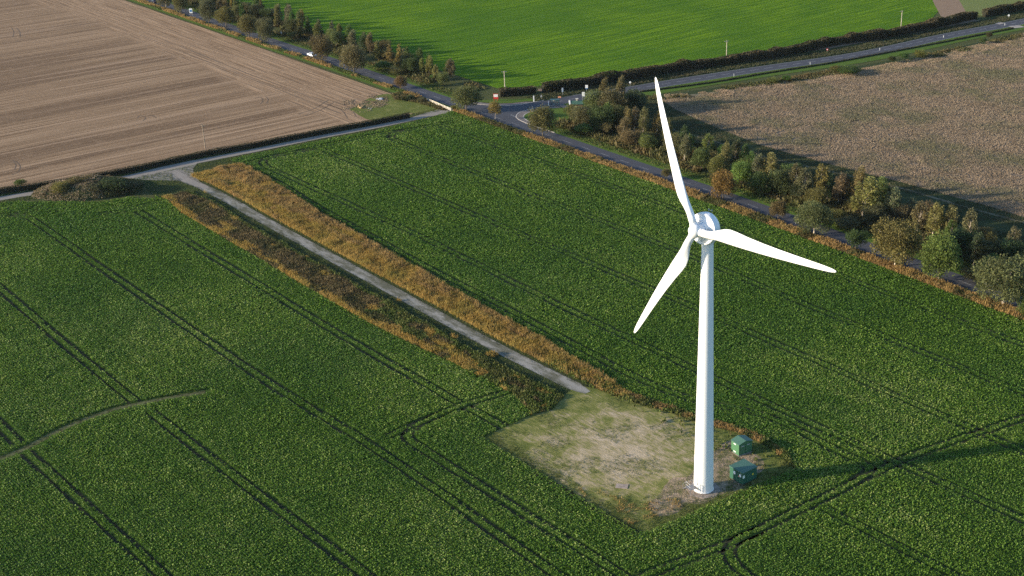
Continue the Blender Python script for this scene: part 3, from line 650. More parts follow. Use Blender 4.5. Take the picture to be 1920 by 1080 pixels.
# mound growth
a = rng.uniform(-24, 24, (26000, 2))+np.array(mc); hm = mound_h(a); k = hm > .15; a = a[k]; hm = hm[k]; q = vnoise(a, .22, 73)
ax_ = np.array(G(262, 352))-np.array(G(65, 366)); al = (a-np.array(mc)) @ (ax_/np.linalg.norm(ax_)); q = np.clip(q*.6+.42-al*.028, 0, 1)
hf = rng.random(len(a)) < .5
for nm_, mt_, sel_, lb_ in (("mound_grass", 'umber', (q > .5) & hf, "brown grass and dock on the spoil mound"), ("mound_straw", 'straw', (q > .5) & ~hf, "straw coloured grass on the spoil mound")):
    tufts(nm_, a[sel_], .5, mt_, 5, .10, .3, .5, z0=hm[sel_]-.1, label=lb_)
tufts("mound_bramble", a[q <= .5], .7, 'scrub', 6, .18, .3, .7, z0=hm[q <= .5]-.1, label="dark bramble on the spoil mound")
# access track verge
Pv = scatter(ribbon_poly(acc, 11), 9); d = dist_poly(Pv, acc); Pv = Pv[(d > 1.9) & (~inside(Pv, crop_out)) & (~inside(Pv, corridor))]
tufts("track_verge_grass", Pv, .22, 'weed', 3, .06, label="short grass between the farm track and the clipped hedge")
# footpath edge
Pv = scatter(ribbon_poly(path, 1.9), 20); Pv = Pv[dist_poly(Pv, path) > .35]
tufts("path_edge_grass", Pv[rng.random(len(Pv)) < .4], .18, 'weed', 3, .05, label="dry grass along the worn path through the crop")
# corner scrub
Pv = scatter(smooth_line(GP([(735, 178), (752, 174), (775, 180), (800, 186), (838, 205), (825, 206), (790, 195), (765, 190), (740, 186), (735, 178)]), 3)[:-1], 8)
tufts("corner_scrub", Pv, .7, 'scrub', 6, .15, label="rough growth beside the white railing at the track mouth")
Pv = scatter(GP([(640, 190), (700, 178), (725, 180), (730, 195), (680, 212), (640, 205)]), 5); Pv = Pv[vnoise(Pv, .4, 74) > .45]
tufts("trampled_straw", Pv, .3, 'straw', 5, .14, .3, 1.0, label="trampled straw and dung heap remains at the stubble field corner")

# ------------------------------------------------------------------ hedges
def hedge(name, pts, width, height, dens, mat, label, leaf=.22, topnoise=.25, z0=.1):
    pts = smooth_line(pts, 5); root = empty(name, (pts[0][0], pts[0][1], 0)); P = [np.array(p) for p in pts]
    Vs = []
    tot = 0; K = []
    for a, b in zip(P[:-1], P[1:]):
        L = np.linalg.norm(b-a); n = int(L*dens*height*width**.5)
        t = rng.random(n); d = (b-a)/L; nn = np.array([-d[1], d[0]])
        x = rng.uniform(-1, 1, n); base = a+np.outer(t, (b-a)); 
        hn = height*(1-topnoise+2*topnoise*vnoise(base, .22, 80))
        zz = np.sqrt(rng.random(n)); # more leaves high up and on the outside
        side = np.sign(x)*np.abs(x)**.35
        prof = np.where(zz > .75, np.sqrt(np.clip(1-((zz-.75)/.30)**2, 0, 1)), 1)*(.85+.3*vnoise(base, .5, 81))
        pos = base+nn*(side*width/2*prof)[:, None]
        K.append(np.column_stack([pos, z0+zz*hn])-np.array([pts[0][0], pts[0][1], 0]))
    K = np.concatenate(K); K = K[in_view(K+np.array([pts[0][0], pts[0][1], 0]), 150)]; n = len(K)
    L = rng.uniform(.7, 1.4, n)*leaf*1.6
    V = leaves(K, rng.random(n)*6.28, rng.uniform(-.6, 1.3, n), L, L*.38, .1, rng.random(n)*3)
    v = np.clip(.4*vnoise(K, .5, 82)+rng.random(n)*.6, 0, 1)
    link("foliage", quads_mesh(name+"_foliage", V, v), M[mat], root)
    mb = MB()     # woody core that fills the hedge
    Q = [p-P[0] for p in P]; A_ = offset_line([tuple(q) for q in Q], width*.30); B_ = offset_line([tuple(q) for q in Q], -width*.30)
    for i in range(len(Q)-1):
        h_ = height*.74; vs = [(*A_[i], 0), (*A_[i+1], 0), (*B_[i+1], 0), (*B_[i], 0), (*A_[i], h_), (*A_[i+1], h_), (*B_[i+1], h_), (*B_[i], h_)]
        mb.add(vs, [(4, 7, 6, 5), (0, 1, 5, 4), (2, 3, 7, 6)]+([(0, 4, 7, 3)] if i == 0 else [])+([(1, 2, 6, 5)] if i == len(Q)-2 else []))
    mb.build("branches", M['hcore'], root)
    return tag(root, label, "hedge", "hedges")
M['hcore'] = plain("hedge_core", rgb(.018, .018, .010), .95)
hedge("clipped_hedge", GP([(-120, 388), (0, 364), (130, 345), (250, 322), (380, 294), (460, 279.5), (600, 252.5), (700, 234), (768, 221)]), 1.1, 1.75, 120, 'dhedge', "long dark clipped hedge between the stubble field and the farm track", .12, .06)
hedge("field_hedge", GP([(937, 181), (965, 178), (990, 175), (1003, 173)]), 3.0, 2.4, 45, 'hedge', "short low brown hedge behind the red bordered sign", .24)
hedge("field_hedge", GP([(1018, 173), (1060, 168), (1112, 160), (1200, 146), (1275, 132), (1350, 122), (1440, 109), (1500, 98), (1565, 84), (1640, 74), (1700, 63), (1760, 50), (1828, 34)]), 3.4, 3.3, 42, 'hedge', "long tall brown hedge between the bright green field and the side road", .26)
hedge("field_hedge", GP([(1845, 31), (1880, 25), (1920, 17), (2000, 0)]), 3.4, 3.1, 42, 'hedge', "dark hedge beyond the field gap at the far end of the side road", .26)
hedge("low_hedge", GP([(1200, 173), (1330, 156), (1440, 137.5), (1560, 118.5), (1700, 92.5), (1800, 73.5), (1900, 53.5)]), .7, .5, 60, 'dhedge', "low dark hedge along the near side of the side road", .16, .3)

# ------------------------------------------------------------------ trees
class Tree: pass
def tree_variant(kind, seed):
    r = np.random.default_rng(seed); t = Tree()
    # unit tree: height 10 m, widths set by kind
    H = 10.0
    spec = dict(round=(4.9, .7, 20, 1.9, 7500, .22), spread=(6.0, .9, 26, 1.8, 11000, .20), slim=(2.3, 1.2, 12, .85, 2200, .21), spire=(2.1, .4, 13, .70, 1700, .22),
                bush=(5.2, .3, 13, 1.9, 4500, .26), sparse=(4.0, 1.8, 12, 1.4, 3000, .22))[kind]
    RW, zb, nl, lr, nleaf, ls = spec
    lob = []
    for i in range(nl):
        if kind in ('spire',):
            z = zb+1+(H-zb-1.4)*(i+.5)/nl; w = RW*(1-(z/H))**.7*1.0; a = i*2.4; lob.append((math.cos(a)*w*.5, math.sin(a)*w*.5, z, lr*(1.25-z/H)))
        elif kind == 'slim':
            z = zb+1.2+(H-zb-2)*(i+.5)/nl; w = RW*math.sin(math.pi*min(1, (z-zb)/(H-zb)*.9+.08)); a = i*2.4+r.random(); lob.append((math.cos(a)*w*.6+ (z/H)**2*.9, math.sin(a)*w*.6, z, lr*r.uniform(.7, 1.15)))
        else:
            a = i*2.399+r.random()*.6; q = (i+.5)/nl; el = math.asin(1-1.8*q if kind != 'bush' else 1-1.1*q)
            rr = r.uniform(.50, .92)
            cz = zb+(H-zb)*.50; hz = (H-zb)*.5
            lob.append((math.cos(a)*math.cos(el)*(RW)*rr, math.sin(a)*math.cos(el)*(RW)*rr, cz+math.sin(el)*hz*rr, lr*r.uniform(.7, 1.2)))
    if kind in ('round', 'spread', 'bush'): lob.append((0, 0, zb+(H-zb)*.5, lr*1.25))
    lob = np.array(lob); wts = lob[:, 3]**2; wts /= wts.sum()
    k = r.choice(len(lob), nleaf, p=wts)
    d = r.normal(size=(nleaf, 3)); d /= np.linalg.norm(d, axis=1)[:, None]; rad = lob[k, 3]*(.30+.80*r.random(nleaf)**.55)*np.where(r.random(nleaf) < .14, 1.35, 1)
    C = lob[k, :3]+d*rad[:, None]*(np.array([1, 1, .85]) if kind not in ('slim', 'spire') else np.array([.85, .85, 1.5])); ok = C[:, 2] > max(.1, zb*.6); C = C[ok]; k = k[ok]; n = len(C); d = d[ok]
    L = r.uniform(.7, 1.5, n)*ls*1.6
    V = leaves(C, np.arctan2(d[:, 1], d[:, 0])+r.normal(0, .8, n), r.uniform(-.9, .9, n), L, L*.40, .15, r.normal(0, 1, n))
    lt = r.random(len(lob))*.4; v = np.clip(lt[k]+r.random(n)*.6, 0, 1)
    t.crown = quads_mesh(kind+"_crown", V, v); t.crown.materials.append(M['leaf'])
    mb = MB(); lean = .9 if kind == 'slim' else 0
    top = H*.9 if kind in ('slim', 'spire') else H*.55
    pts = [(math.sin(z*.6+seed)*.12+lean*(z/H)**2, math.cos(z*.5+seed)*.1, z) for z in np.linspace(-.15, top, 7)]
    r0 = {'round': .26, 'spread': .30, 'slim': .15, 'spire': .12, 'bush': .14, 'sparse': .14}[kind]
    mb.tube(pts, [r0*(1.25 if i == 0 else 1-.8*i/6.5) for i in range(7)], 8)
    t.trunk = mb
    for x, y, z, w in lob[::2 if nl > 12 else 1]:
        z0 = min(max(zb*.8+.2, z*.45), top*.95); i = min(int(z0/top*6), 5); p0 = Vector(pts[i+1]); p1 = Vector((x, y, z))
        mb.tube([p0, p0.lerp(p1, .5)+Vector((0, 0, .25)), p1], [r0*.38, r0*.24, r0*.08], 5)
    me = bpy.data.meshes.new(kind+"_trunk"); me.from_pydata(mb.v, [], mb.f); me.update()
    for p_ in me.polygons: p_.use_smooth = True
    t.trunk_m = {}
    for nm, mt in (('bark', M['bark']), ('birch', M['birch'])):
        m2 = me.copy(); m2.materials.append(mt); t.trunk_m[nm] = m2
    return t
TV = {k: [tree_variant(k, s*7+3) for s in range(n)] for k, n in (('round', 3), ('spread', 3), ('slim', 4), ('spire', 2), ('bush', 3), ('sparse', 2))}
TCOL = dict(olive=(.15, .15, .05), brown=(.150, .142, .060), green=(.095, .145, .036), dark=(.075, .092, .036), gold=(.23, .175, .045), rust=(.185, .158, .066), bright=(.13, .185, .042), yellow=(.21, .19, .062), grey=(.15, .145, .075))
KINDN = dict(round='round_tree', spread='spreading_tree', slim='birch_tree', spire='young_tree', bush='bush', sparse='sapling')
GB0 = "trees in the belt beyond the main road"; GL0 = "young trees beside the bright green field"
def tree(kind, px, py, h, w, colr, label, bark='bark', group=None, xy=None, cat=None):
    """w: crown width in metres"""
    x, y = xy if xy else G(px, py)
    natw = dict(round=12.4, spread=14.5, slim=5.0, spire=3.6, bush=13.0, sparse=9.5)[kind]
    tv = R.choice(TV[kind]); root = empty(KINDN[kind], (x, y, 0), R.uniform(0, 6.28) if kind != 'slim' else R.uniform(-.5, 1.6))
    s = h/10*1.0; sw = w/natw
    root.scale = (sw, sw, s)
    lift = 1.18 if group in (GB0, GL0) else 1.0; j = lambda q: q*lift*R.uniform(.86, 1.16)
    for nm, me in (("trunk", tv.trunk_m[bark]), ("crown", tv.crown)):
        o = bpy.data.objects.new(nm, me); col.objects.link(o); o.parent = root
        if nm == "crown": o.color = (j(TCOL[colr][0]), j(TCOL[colr][1]), j(TCOL[colr][2]), 1)
    tag(root, label, cat or ("bush" if kind == 'bush' else "tree"), group); return root
GR = "trees along the near edge of the main road"
near = [
 ('round', 875, 209, 8.8, 11.0, 'olive', "broad dark olive tree on the corner by the track mouth, left of the junction"),
 ('sparse', 929, 225, 6.6, 5.6, 'yellow', "small thin yellow green tree in front of the junction"),
 ('round', 1018, 257, 10.2, 10.0, 'olive', "dense round brown green tree standing right of the junction on the near verge"),
 ('bush', 1249, 337, 3.4, 3.6, 'brown', "little round bush on the near verge just left of the turbine's raised blade", ),
 ('round', 1356, 373, 8.2, 8.0, 'gold', "golden leaved round tree above the turbine hub"),
 ('round', 1459, 411, 5.4, 5.6, 'olive', "small olive tree left of the warning sign on the main road"),
 ('spread', 1527, 441, 9.0, 12.0, 'brown', "thin brown spreading tree beside the warning sign"),
 ('bush', 1604, 471, 5.4, 6.4, 'dark', "dark green rounded bush at the roadside between the thin brown and broad olive trees"),
 ('spread', 1678, 500, 12.0, 14.5, 'yellow', "broad olive yellow tree with pale forked trunk at the roadside"),
 ('round', 1759, 528, 12.2, 11.5, 'bright', "leafy bright green tree between the olive tree and the big brown tree"),
 ('spread', 1880, 574, 12.0, 16.0, 'brown', "big brown leaved tree at the right edge of the picture"),
 ('bush', 1928, 600, 5.0, 7.0, 'green', "green bush in the right corner under the big brown tree"),
 ('round', 665, 139, 11.0, 12.0, 'rust', "largest rust brown tree left of the junction on the near verge"),
 ('round', 604, 115, 10.0, 9.6, 'brown', "brown olive tree hiding the white car"),
 ('round', 752, 166, 4.6, 5.4, 'rust', "small rust brown tree close to the road above the rubble"),
 ('round', 499, 80, 10.0, 8.0, 'brown', "brown tree behind the stubble field, left of the white car"),
 ('round', 467, 70, 9.2, 9.0, 'olive', "olive green tree with a thin trunk beside the brown tree"),
 ('round', 392, 44, 10.0, 8.0, 'brown', "brown tree just right of the white and blue board"),
 ('spread', 424, 50, 8.5, 10.0, 'olive', "low spreading olive tree between two brown trees in the upper left"),
 ('round', 340, 24, 8.8, 8.0, 'olive', "olive tree just left of the white and blue board"),
 ('round', 312, 16, 9.5, 9.0, 'olive', "tree with a thin pale trunk at the top edge right of the dark car"),
]
for t_ in near:
    tree(t_[0], t_[1], t_[2], t_[3]*1.05, t_[4]*1.08, t_[5], t_[6], bark='birch' if t_[1] in (929, 1678, 1880, 1527, 312) else 'bark', group=GR)
# distinct trees in the right-hand belt
GB = "trees in the belt beyond the main road"
belt = [
 ('slim', 1133, 203, 11.0, 5.0, 'brown', "tall brown birch at the left end of the belt behind the brick shelter"),
 ('slim', 1163, 205, 12.0, 5.0, 'brown', "pale stemmed birch rising above the dark copse at the junction"),
 ('round', 1118, 215, 8.5, 10.0, 'olive', "olive tree beside the brick shelter"),
 ('round', 1150, 218, 9.5, 12.0, 'brown', "broad brown tree in the junction copse"),
 ('round', 1190, 212, 8.5, 11.0, 'dark', "dark green tree on the right side of the junction copse"),
 ('round', 1092, 238, 7.5, 9.0, 'brown', "reddish brown tree at the front left of the junction copse"),
 ('round', 1128, 246, 8.5, 11.0, 'dark', "very dark bushy tree at the front of the junction copse"),
 ('round', 1160, 240, 8.0, 9.0, 'olive', "olive tree in the middle of the junction copse"),
 ('bush', 1075, 225, 5.5, 7.5, 'olive', "olive bush beside the green grass at the junction"),
 ('bush', 1095, 254, 4.0, 8.0, 'green', "low green bush at the roadside foot of the junction copse"),
 ('slim', 1176, 252, 8.5, 4.0, 'yellow', "white stemmed birch left of the raised blade"),
 ('slim', 1190, 249, 8.5, 4.0, 'rust', "rusty birch between two white stemmed birches near the raised blade"),
 ('slim', 1206, 254, 9.5, 4.2, 'rust', "rust orange birch immediately left of the raised blade"),
 ('round', 1182, 275, 5.5, 8.0, 'rust', "low rusty tree left of the raised blade near the road"),
 ('round', 1215, 284, 5.5, 7.0, 'olive', "olive tree under the raised blade tip side of the belt"),
 ('round', 1262, 290, 7.0, 7.0, 'brown', "brown tree just right of the raised blade"),
 ('slim', 1286, 300, 8.0, 5.0, 'olive', "olive birch right of the raised blade"),
 ('round', 1315, 318, 7.0, 7.5, 'green', "green tree above and left of the golden tree"),
 ('slim', 1358, 322, 9.5, 4.6, 'rust', "bare topped rusty birch above the golden tree"),
 ('round', 1345, 330, 6.5, 7.0, 'olive', "olive tree behind the golden tree"),
 ('round', 1390, 350, 8.0, 7.0, 'bright', "bright green tree right of the golden tree"),
 ('slim', 1418, 352, 10.0, 5.0, 'grey', "leaning grey green birch right of the bright green tree"),
 ('slim', 1438, 355, 10.5, 6.0, 'yellow', "tall pale birch in the middle of the belt"),
 ('round', 1425, 368, 7.5, 8.0, 'dark', "dark tree below the tall pale birch"),
 ('round', 1462, 368, 8.0, 8.0, 'dark', "dark rounded tree right of the tall pale birch"),
 ('slim', 1489, 372, 10.0, 5.0, 'brown', "brown birch above the warning sign"),
 ('slim', 1505, 378, 9.5, 5.5, 'grey', "grey leaved birch above the warning sign"),
 ('slim', 1535, 378, 11.0, 5.5, 'yellow', "yellow green birch above the thin brown tree"),
 ('round', 1530, 392, 6.5, 8.0, 'olive', "olive tree behind the thin brown tree"),
 ('slim', 1572, 385, 9.5, 5.5, 'grey', "grey birch left of the tallest white stemmed birch"),
 ('slim', 1605, 388, 11.5, 5.0, 'rust', "rust topped white stemmed birch on the skyline of the belt"),
 ('slim', 1618, 412, 11.5, 9.0, 'yellow', "wide pale green birch with several white stems in the right half of the belt"),
 ('slim', 1645, 400, 10.0, 5.5, 'olive', "olive birch right of the wide pale birch"),
 ('round', 1640, 428, 6.5, 9.0, 'dark', "dark tree right of the wide pale birch near the broad olive tree"),
 ('slim', 1668, 418, 9.5, 6.0, 'grey', "windblown grey birch above the broad olive tree"),
 ('bush', 1590, 430, 3.2, 9.0, 'rust', "rusty bramble bush beyond the road behind the dark green bush"),
 ('bush', 1560, 415, 3.4, 8.0, 'olive', "olive bramble bush beyond the road behind the thin brown tree"),
 ('slim', 1720, 440, 9.0, 5.5, 'brown', "brown birch behind the broad olive tree"),
 ('slim', 1748, 448, 10.0, 5.5, 'yellow', "yellow birch behind the bright green tree"),
 ('slim', 1775, 450, 9.5, 5.0, 'rust', "sparse rusty birch right of the bright green tree"),
 ('slim', 1812, 465, 10.5, 5.0, 'rust', "bare white stemmed birch with rusty leaves in the upper right"),
 ('slim', 1826, 500, 9.0, 4.5, 'dark', "dark birch with a single pale stem above the big brown tree"),
 ('round', 1800, 482, 7.5, 9.0, 'dark', "dark tree behind the bright green tree"),
 ('round', 1845, 500, 7.0, 9.0, 'dark', "dark tree above the big brown tree"),
 ('round', 1857, 525, 6.5, 7.0, 'green', "green tree left of and behind the big brown tree"),
 ('round', 1895, 500, 7.0, 9.0, 'dark', "dark tree at the right edge behind the big brown tree"),
 ('slim', 1893, 488, 9.0, 5.0, 'grey', "grey birch at the right edge of the picture"),
 ('round', 1925, 520, 7.0, 8.0, 'dark', "dark bushy tree cut by the right edge of the picture"),
 ('bush', 1825, 528, 3.4, 8.0, 'olive', "olive bush beyond the road left of the big brown tree"),
]
for t_ in belt: tree(*t_[:7], bark='birch' if t_[0] == 'slim' else 'bark', group=GB)
# filling trees of the belt, standing between the ones above
CN = dict(olive='olive', brown='brown', green='green', dark='dark green', rust='rusty', grey='grey green', yellow='yellowish')
fills = []
for i in range(74):
    u = -334+i*3.35+R.uniform(-2, 2); o = R.uniform(13, 26); x, y = u, float(roadv(u))+o
    px, py, _ = proj([[x, y, 0]])
    if px[0] > 2010 or inside(np.array([[x, y]]), jn_poly)[0]: continue
    fills.append((float(px[0]), x, y, o))
fills.sort()
ordn = lambda i: ["first", "second", "third", "fourth", "fifth", "sixth", "seventh", "eighth", "ninth", "tenth", "eleventh", "twelfth", "thirteenth", "fourteenth", "fifteenth", "sixteenth", "seventeenth", "eighteenth", "nineteenth", "twentieth"][i]
cnt = {}
for px, x, y, o in fills:
    k = R.choice(['bush', 'round', 'slim', 'slim']); c_ = R.choice(['olive', 'olive', 'brown', 'dark', 'yellow', 'rust', 'green', 'grey'])
    hgt = {'bush': R.uniform(3, 4.6), 'round': R.uniform(5, 7), 'slim': R.uniform(6, 9)}[k]; w = {'bush': R.uniform(6, 9), 'round': R.uniform(6, 8.5), 'slim': R.uniform(3.6, 5)}[k]
    n_ = cnt.get((k, c_), 0); cnt[(k, c_)] = n_+1
    nm = {'bush': 'bush', 'round': 'tree', 'slim': 'birch'}[k]
    tree(k, 0, 0, hgt, w, c_, "low %s filler %s in the roadside belt, %s such from the junction" % (CN[c_], nm, ordn(n_)), xy=(x, y), group=GB, bark='birch' if k == 'slim' else 'bark')
# left-hand plantation between the main road and the bright green field
GL = "young trees beside the bright green field"
pl = []
for i in range(66):
    u = -640+i*3.6+R.uniform(-1.5, 1.5); t = (u+640)/250.
    o = R.uniform(11, 18.5) if i % 2 else R.uniform(16.5, 20)
    if u > -405: continue
    pl.append((u, float(roadv(u))+o, o))
cnt = {}
for i, (x, y, o) in enumerate(pl):
    k = R.choice(['spire', 'slim', 'slim', 'round', 'bush']); c_ = R.choice(['olive', 'grey', 'yellow', 'green', 'brown'] if k != 'round' else ['dark', 'olive', 'brown', 'dark'])
    t = np.clip((-x-400)/170, 0, 1)
    hgt = (R.uniform(6, 8)+2.5*t) if k != 'round' else R.uniform(4.5, 6.5)+2*t; w = {'bush': R.uniform(5, 7), 'spire': R.uniform(3.4, 4.6), 'slim': R.uniform(3.6, 5), 'round': R.uniform(6, 8.5)}[k]
    n_ = cnt.get((k, c_), 0); cnt[(k, c_)] = n_+1
    nm = {'spire': 'pointed young tree', 'round': 'rounded young tree', 'slim': 'slender birch', 'bush': 'bush'}[k]
    if k == 'bush': hgt *= .55
    tree(k, 0, 0, hgt, w, c_, "%s %s beside the bright green field, %s such from the far end" % (CN[c_], nm, ordn(n_)), xy=(x, y), group=GL)
for t_ in [('bush', 547, 76, 3.6, 4.2, 'olive', "lone round olive bush on the far verge left of the rusty trees"), ('bush', 818, 150, 2.4, 6.0, 'green', "low green bush at the narrow end of the plantation"),
           ('slim', 817, 152, 6.0, 3.2, 'yellow', "pale slender birch at the narrow end of the plantation"), ('slim', 792, 140, 6.5, 2.6, 'yellow', "thin pale birch second from the narrow end of the plantation"),
           ('bush', 720, 132, 3.6, 9.0, 'green', "broad green bush right of the largest rust brown tree"), ('bush', 745, 142, 3.0, 8.0, 'olive', "olive bush above the small rust brown tree")]:
    tree(*t_[:7], group=GL)
# bushes on the margins of the rough field
for t_ in [('bush', 1586, 139, 3.2, 12.0, 'green', "widest green bush on the upper edge of the rough field"), ('bush', 1568, 137, 3.0, 6.0, 'yellow', "yellow green bush at the left end of the widest bush"),
           ('bush', 1672, 118, 2.8, 4.5, 'dark', "dark bush left of three on the upper edge of the rough field"), ('bush', 1694, 113, 3.0, 5.5, 'green', "green bush in the middle of three on the upper edge of the rough field"),
           ('bush', 1725, 109, 3.2, 6.5, 'yellow', "yellowish bush right of three on the upper edge of the rough field"), ('bush', 1842, 82, 2.6, 3.6, 'green', "small green bush near the upper right corner of the rough field"),
           ('bush', 1855, 73, 2.8, 3.6, 'dark', "small dark bush nearest the upper right corner"), ('bush', 1474, 153, 2.4, 4.5, 'green', "green bush at the upper left of the rough field"),
           ('bush', 1450, 156, 2.0, 6.0, 'yellow', "low yellowish bush at the upper left of the rough field"),
           ('bush', 745, 190, 2.2, 3.0, 'yellow', "pale straw coloured bush left of the white railing"), ('bush', 770, 188, 2.0, 3.6, 'dark', "dark bush left of the white railing"), ('bush', 791, 192, 2.0, 3.2, 'brown', "brown bush at the end of the white railing"),
           ('bush', 852, 207, 1.8, 3.6, 'olive', "olive bush at the right end of the white railing"),
           ('bush', 38, 350, 2.2, 4.2, 'green', "light green bush in the clipped hedge at the left edge"), ('bush', 215, 362, 4.6, 11.0, 'dark', "large dark bush on the spoil mound"),
           ('bush', 180, 366, 3.6, 7.0, 'brown', "brown bush on the front of the spoil mound"), ('bush', 250, 361, 3.2, 8.0, 'dark', "dark bush at the right foot of the spoil mound"),
           ('bush', 115, 368, 4.4, 6.5, 'yellow', "straw coloured bush at the left of the spoil mound"), ('bush', 145, 360, 4.4, 8.0, 'olive', "olive bush on the top of the spoil mound")]:
    tree(*t_[:7], group="bushes at the field edges")

# ------------------------------------------------------------------ wind turbine
bx, by = G(1319, 917.5)
YN = math.radians(228.8)+YAW; TILT = math.radians(6.0)
tb = tag(empty("wind_turbine", (bx, by, 0)), "tall white three bladed wind turbine on the hardstanding", "wind turbine")
mb = MB(); mb.lathe([(3.15, -.3), (3.15, .03), (3.1, .06)], 8, None, False); mb.build("foundation", M['earthc'], tb)
tower_h = 47.3; prof = [(1.86, .18), (1.86, .30), (1.78, .32)]
for i in range(1, 24): z = .32+(tower_h-.4)*i/23; prof.append((1.78+(.965-1.78)*(z/tower_h)**1.05, z))
mb = MB(); mb.lathe(prof, 72); tower = mb.build("tower", M['tower'], tb)
for z in (15.6, 31.4):
    r_ = 1.78+(.965-1.78)*(z/tower_h)**1.05; mb = MB(); mb.lathe([(r_-.02, z-.05), (r_+.006, z-.04), (r_+.006, z+.04), (r_-.02, z+.05)], 72); mb.build("flange_seam", M['tower'], tower)
# door, faces left and slightly to the camera
ad = math.radians(212)+YAW; dcx, dcy = math.cos(ad), math.sin(ad)
def oval_door(w, z0, z1, n=28):
    pts = []; r_ = w/2
    for k in range(n//2+1):
        a = math.pi*k/(n//2); pts.append((r_*math.cos(a), z1-r_+r_*math.sin(a)))
    for k in range(n//2+1):
        a = math.pi+math.pi*k/(n//2); pts.append((r_*math.cos(a), z0+r_+r_*math.sin(a)))
    return pts
def wrap(name, pts, mat, parent, rr, thick, ang):
    mb = MB(); vs = []
    for dr in (rr, rr+thick):
        for s_, z in pts: a = ang+s_/1.77; q = (dr-(z/tower_h)*.8); vs.append((math.cos(a)*q, math.sin(a)*q, z))
    n = len(pts); mb.add(vs, [tuple(range(n, 2*n))]+[(i, (i+1) % n, n+(i+1) % n, n+i) for i in range(n)]); return mb.build(name, mat, parent)
M['doorgrey'] = plain("door_grey", rgb(.50, .51, .52), .5)
wrap("door_frame", oval_door(1.15, 1.35, 3.75), M['doorgrey'], tower, 1.70, .13, ad)
d_ = wrap("door", oval_door(.95, 1.45, 3.65), M['white'], tower, 1.70, .17, ad)
mb = MB(); mb.tube([(0, 0, 0), (0, 0, .25)], .025, 6); mb.build("handle", M['darkmetal'], d_, (math.cos(ad+.2)*1.87, math.sin(ad+.2)*1.87, 2.4))
wrap("service_hatch", [(-.42, .6), (.42, .6), (.42, 1.9), (-.42, 1.9)], M['white'], tower, 1.73, .09, math.radians(248)+YAW)
# steel landing and stairs
st = empty("access_stairs", (0, 0, 0)); st.parent = tb
Rz = Matrix.Rotation(ad, 4, 'Z')
st.rotation_euler[2] = ad
mb = MB(); mb.box((2.55, 0, 1.22), (1.5, 1.5, .06)); mb.build("landing", M['grate'], st)
mb = MB()
for k in range(5): mb.box((2.55, -.95-.26*k, 1.0-.22*k), (.9, .27, .04))
mb.build("treads", M['grate'], st)
mb = MB()
for sx in (2.1, 3.0): mb.tube([(sx, -.75, 1.2), (sx, -2.2, -.02)], .04, 6)
mb.build("stringers", M['steel'], st)
mb = MB()
for x, y in ((1.85, -.72), (1.85, .72), (3.27, .72), (3.27, -.72), (2.55, .72)): mb.tube([(x, y, 0), (x, y, 2.3)], .03, 6)
for z in (1.75, 2.3): mb.tube([(1.85, .72, z), (3.27, .72, z), (3.27, -.72, z)], .03, 6)
for sx in (2.08, 3.02):
    mb.tube([(sx, -.75, 2.25), (sx, -2.15, 1.05), (sx, -2.15, .0)], .03, 6)
    mb.tube([(sx, -1.4, .6), (sx, -1.4, 1.7)], .025, 6)
mb.build("handrail", M['steel'], st)
# head: local frame with +Z along the rotor axis (upwind)
nv = Vector((math.cos(YN)*math.cos(TILT), math.sin(YN)*math.cos(TILT), math.sin(TILT)))
e1 = Vector((-math.sin(YN), math.cos(YN), 0)); e2 = nv.cross(e1)
Hh = 49.9
def axm(d): 
    o = nv*d; return Matrix(((e1.x, e2.x, nv.x, o.x), (e1.y, e2.y, nv.y, o.y), (e1.z, e2.z, nv.z, Hh+o.z), (0, 0, 0, 1)))
mb = MB(); mb.lathe([(.97, 47.2), (1.10, 47.35), (1.10, 48.0), (1.02, 48.1), (1.02, 49.2)], 56); mb.build("yaw_bearing", M['white'], tb)
# nacelle housing behind the generator
mb = MB(); mb.lathe([(.05, -1.5), (.75, -1.45), (1.15, -1.25), (1.35, -.9), (1.42, -.4), (1.42, .35)], 56, axm(0)); nac = mb.build("nacelle", M['white'], tb)
mb = MB()
cz = Hh+1.3
for sx in (-.35, .35):
    p = -nv*.6+e1*sx; mb.tube([(p.x, p.y, cz-.3), (p.x, p.y, cz+1.6)], .035, 6)
p0 = -nv*.6-e1*.35; p1 = -nv*.6+e1*.35
for z in (1.5, .8): mb.tube([(p0.x, p0.y, cz+z), (p1.x, p1.y, cz+z)], .03, 6)
for p in (p0, p1): mb.lathe([(.01, 1.75), (.11, 1.70), (.11, 1.62), (.01, 1.55)], 10, Matrix.Translation((p.x, p.y, cz)))
mb.build("wind_sensor_mast", M['steel'], nac)
# generator: wide disc with a dished front face and a stepped rim
prof = [(1.0, -.25), (2.10, -.22), (2.50, -.08), (2.66, .14), (2.70, .5), (2.70, 1.30), (2.62, 1.46), (2.50, 1.52), (2.36, 1.50), (2.30, 1.40), (1.60, 1.62), (1.30, 1.78), (1.25, 1.80)]
mb = MB(); mb.lathe(prof, 96, axm(0)); gen = mb.build("generator", M['white'], tb)
mb = MB(); mb.lathe([(2.66, .84), (2.715, .86), (2.715, .92), (2.66, .94)], 96, axm(0)); mb.build("rim_flange", M['white'], gen)
mb = MB(); mb.lathe([(1.28, 1.72), (1.36, 1.85), (1.30, 2.02), (1.12, 2.10), (1.12, 2.35), (1.0, 2.6)], 72, axm(0)); mb.build("bearing_neck", M['white'], gen)
hubc = 3.15
mb = MB(); mb.lathe([(.95, -.75), (1.08, -.55), (1.16, -.1), (1.13, .35), (.98, .75), (.70, 1.05), (.35, 1.22), (.03, 1.27)], 64, axm(hubc)); hub = mb.build("hub", M['white'], tb)
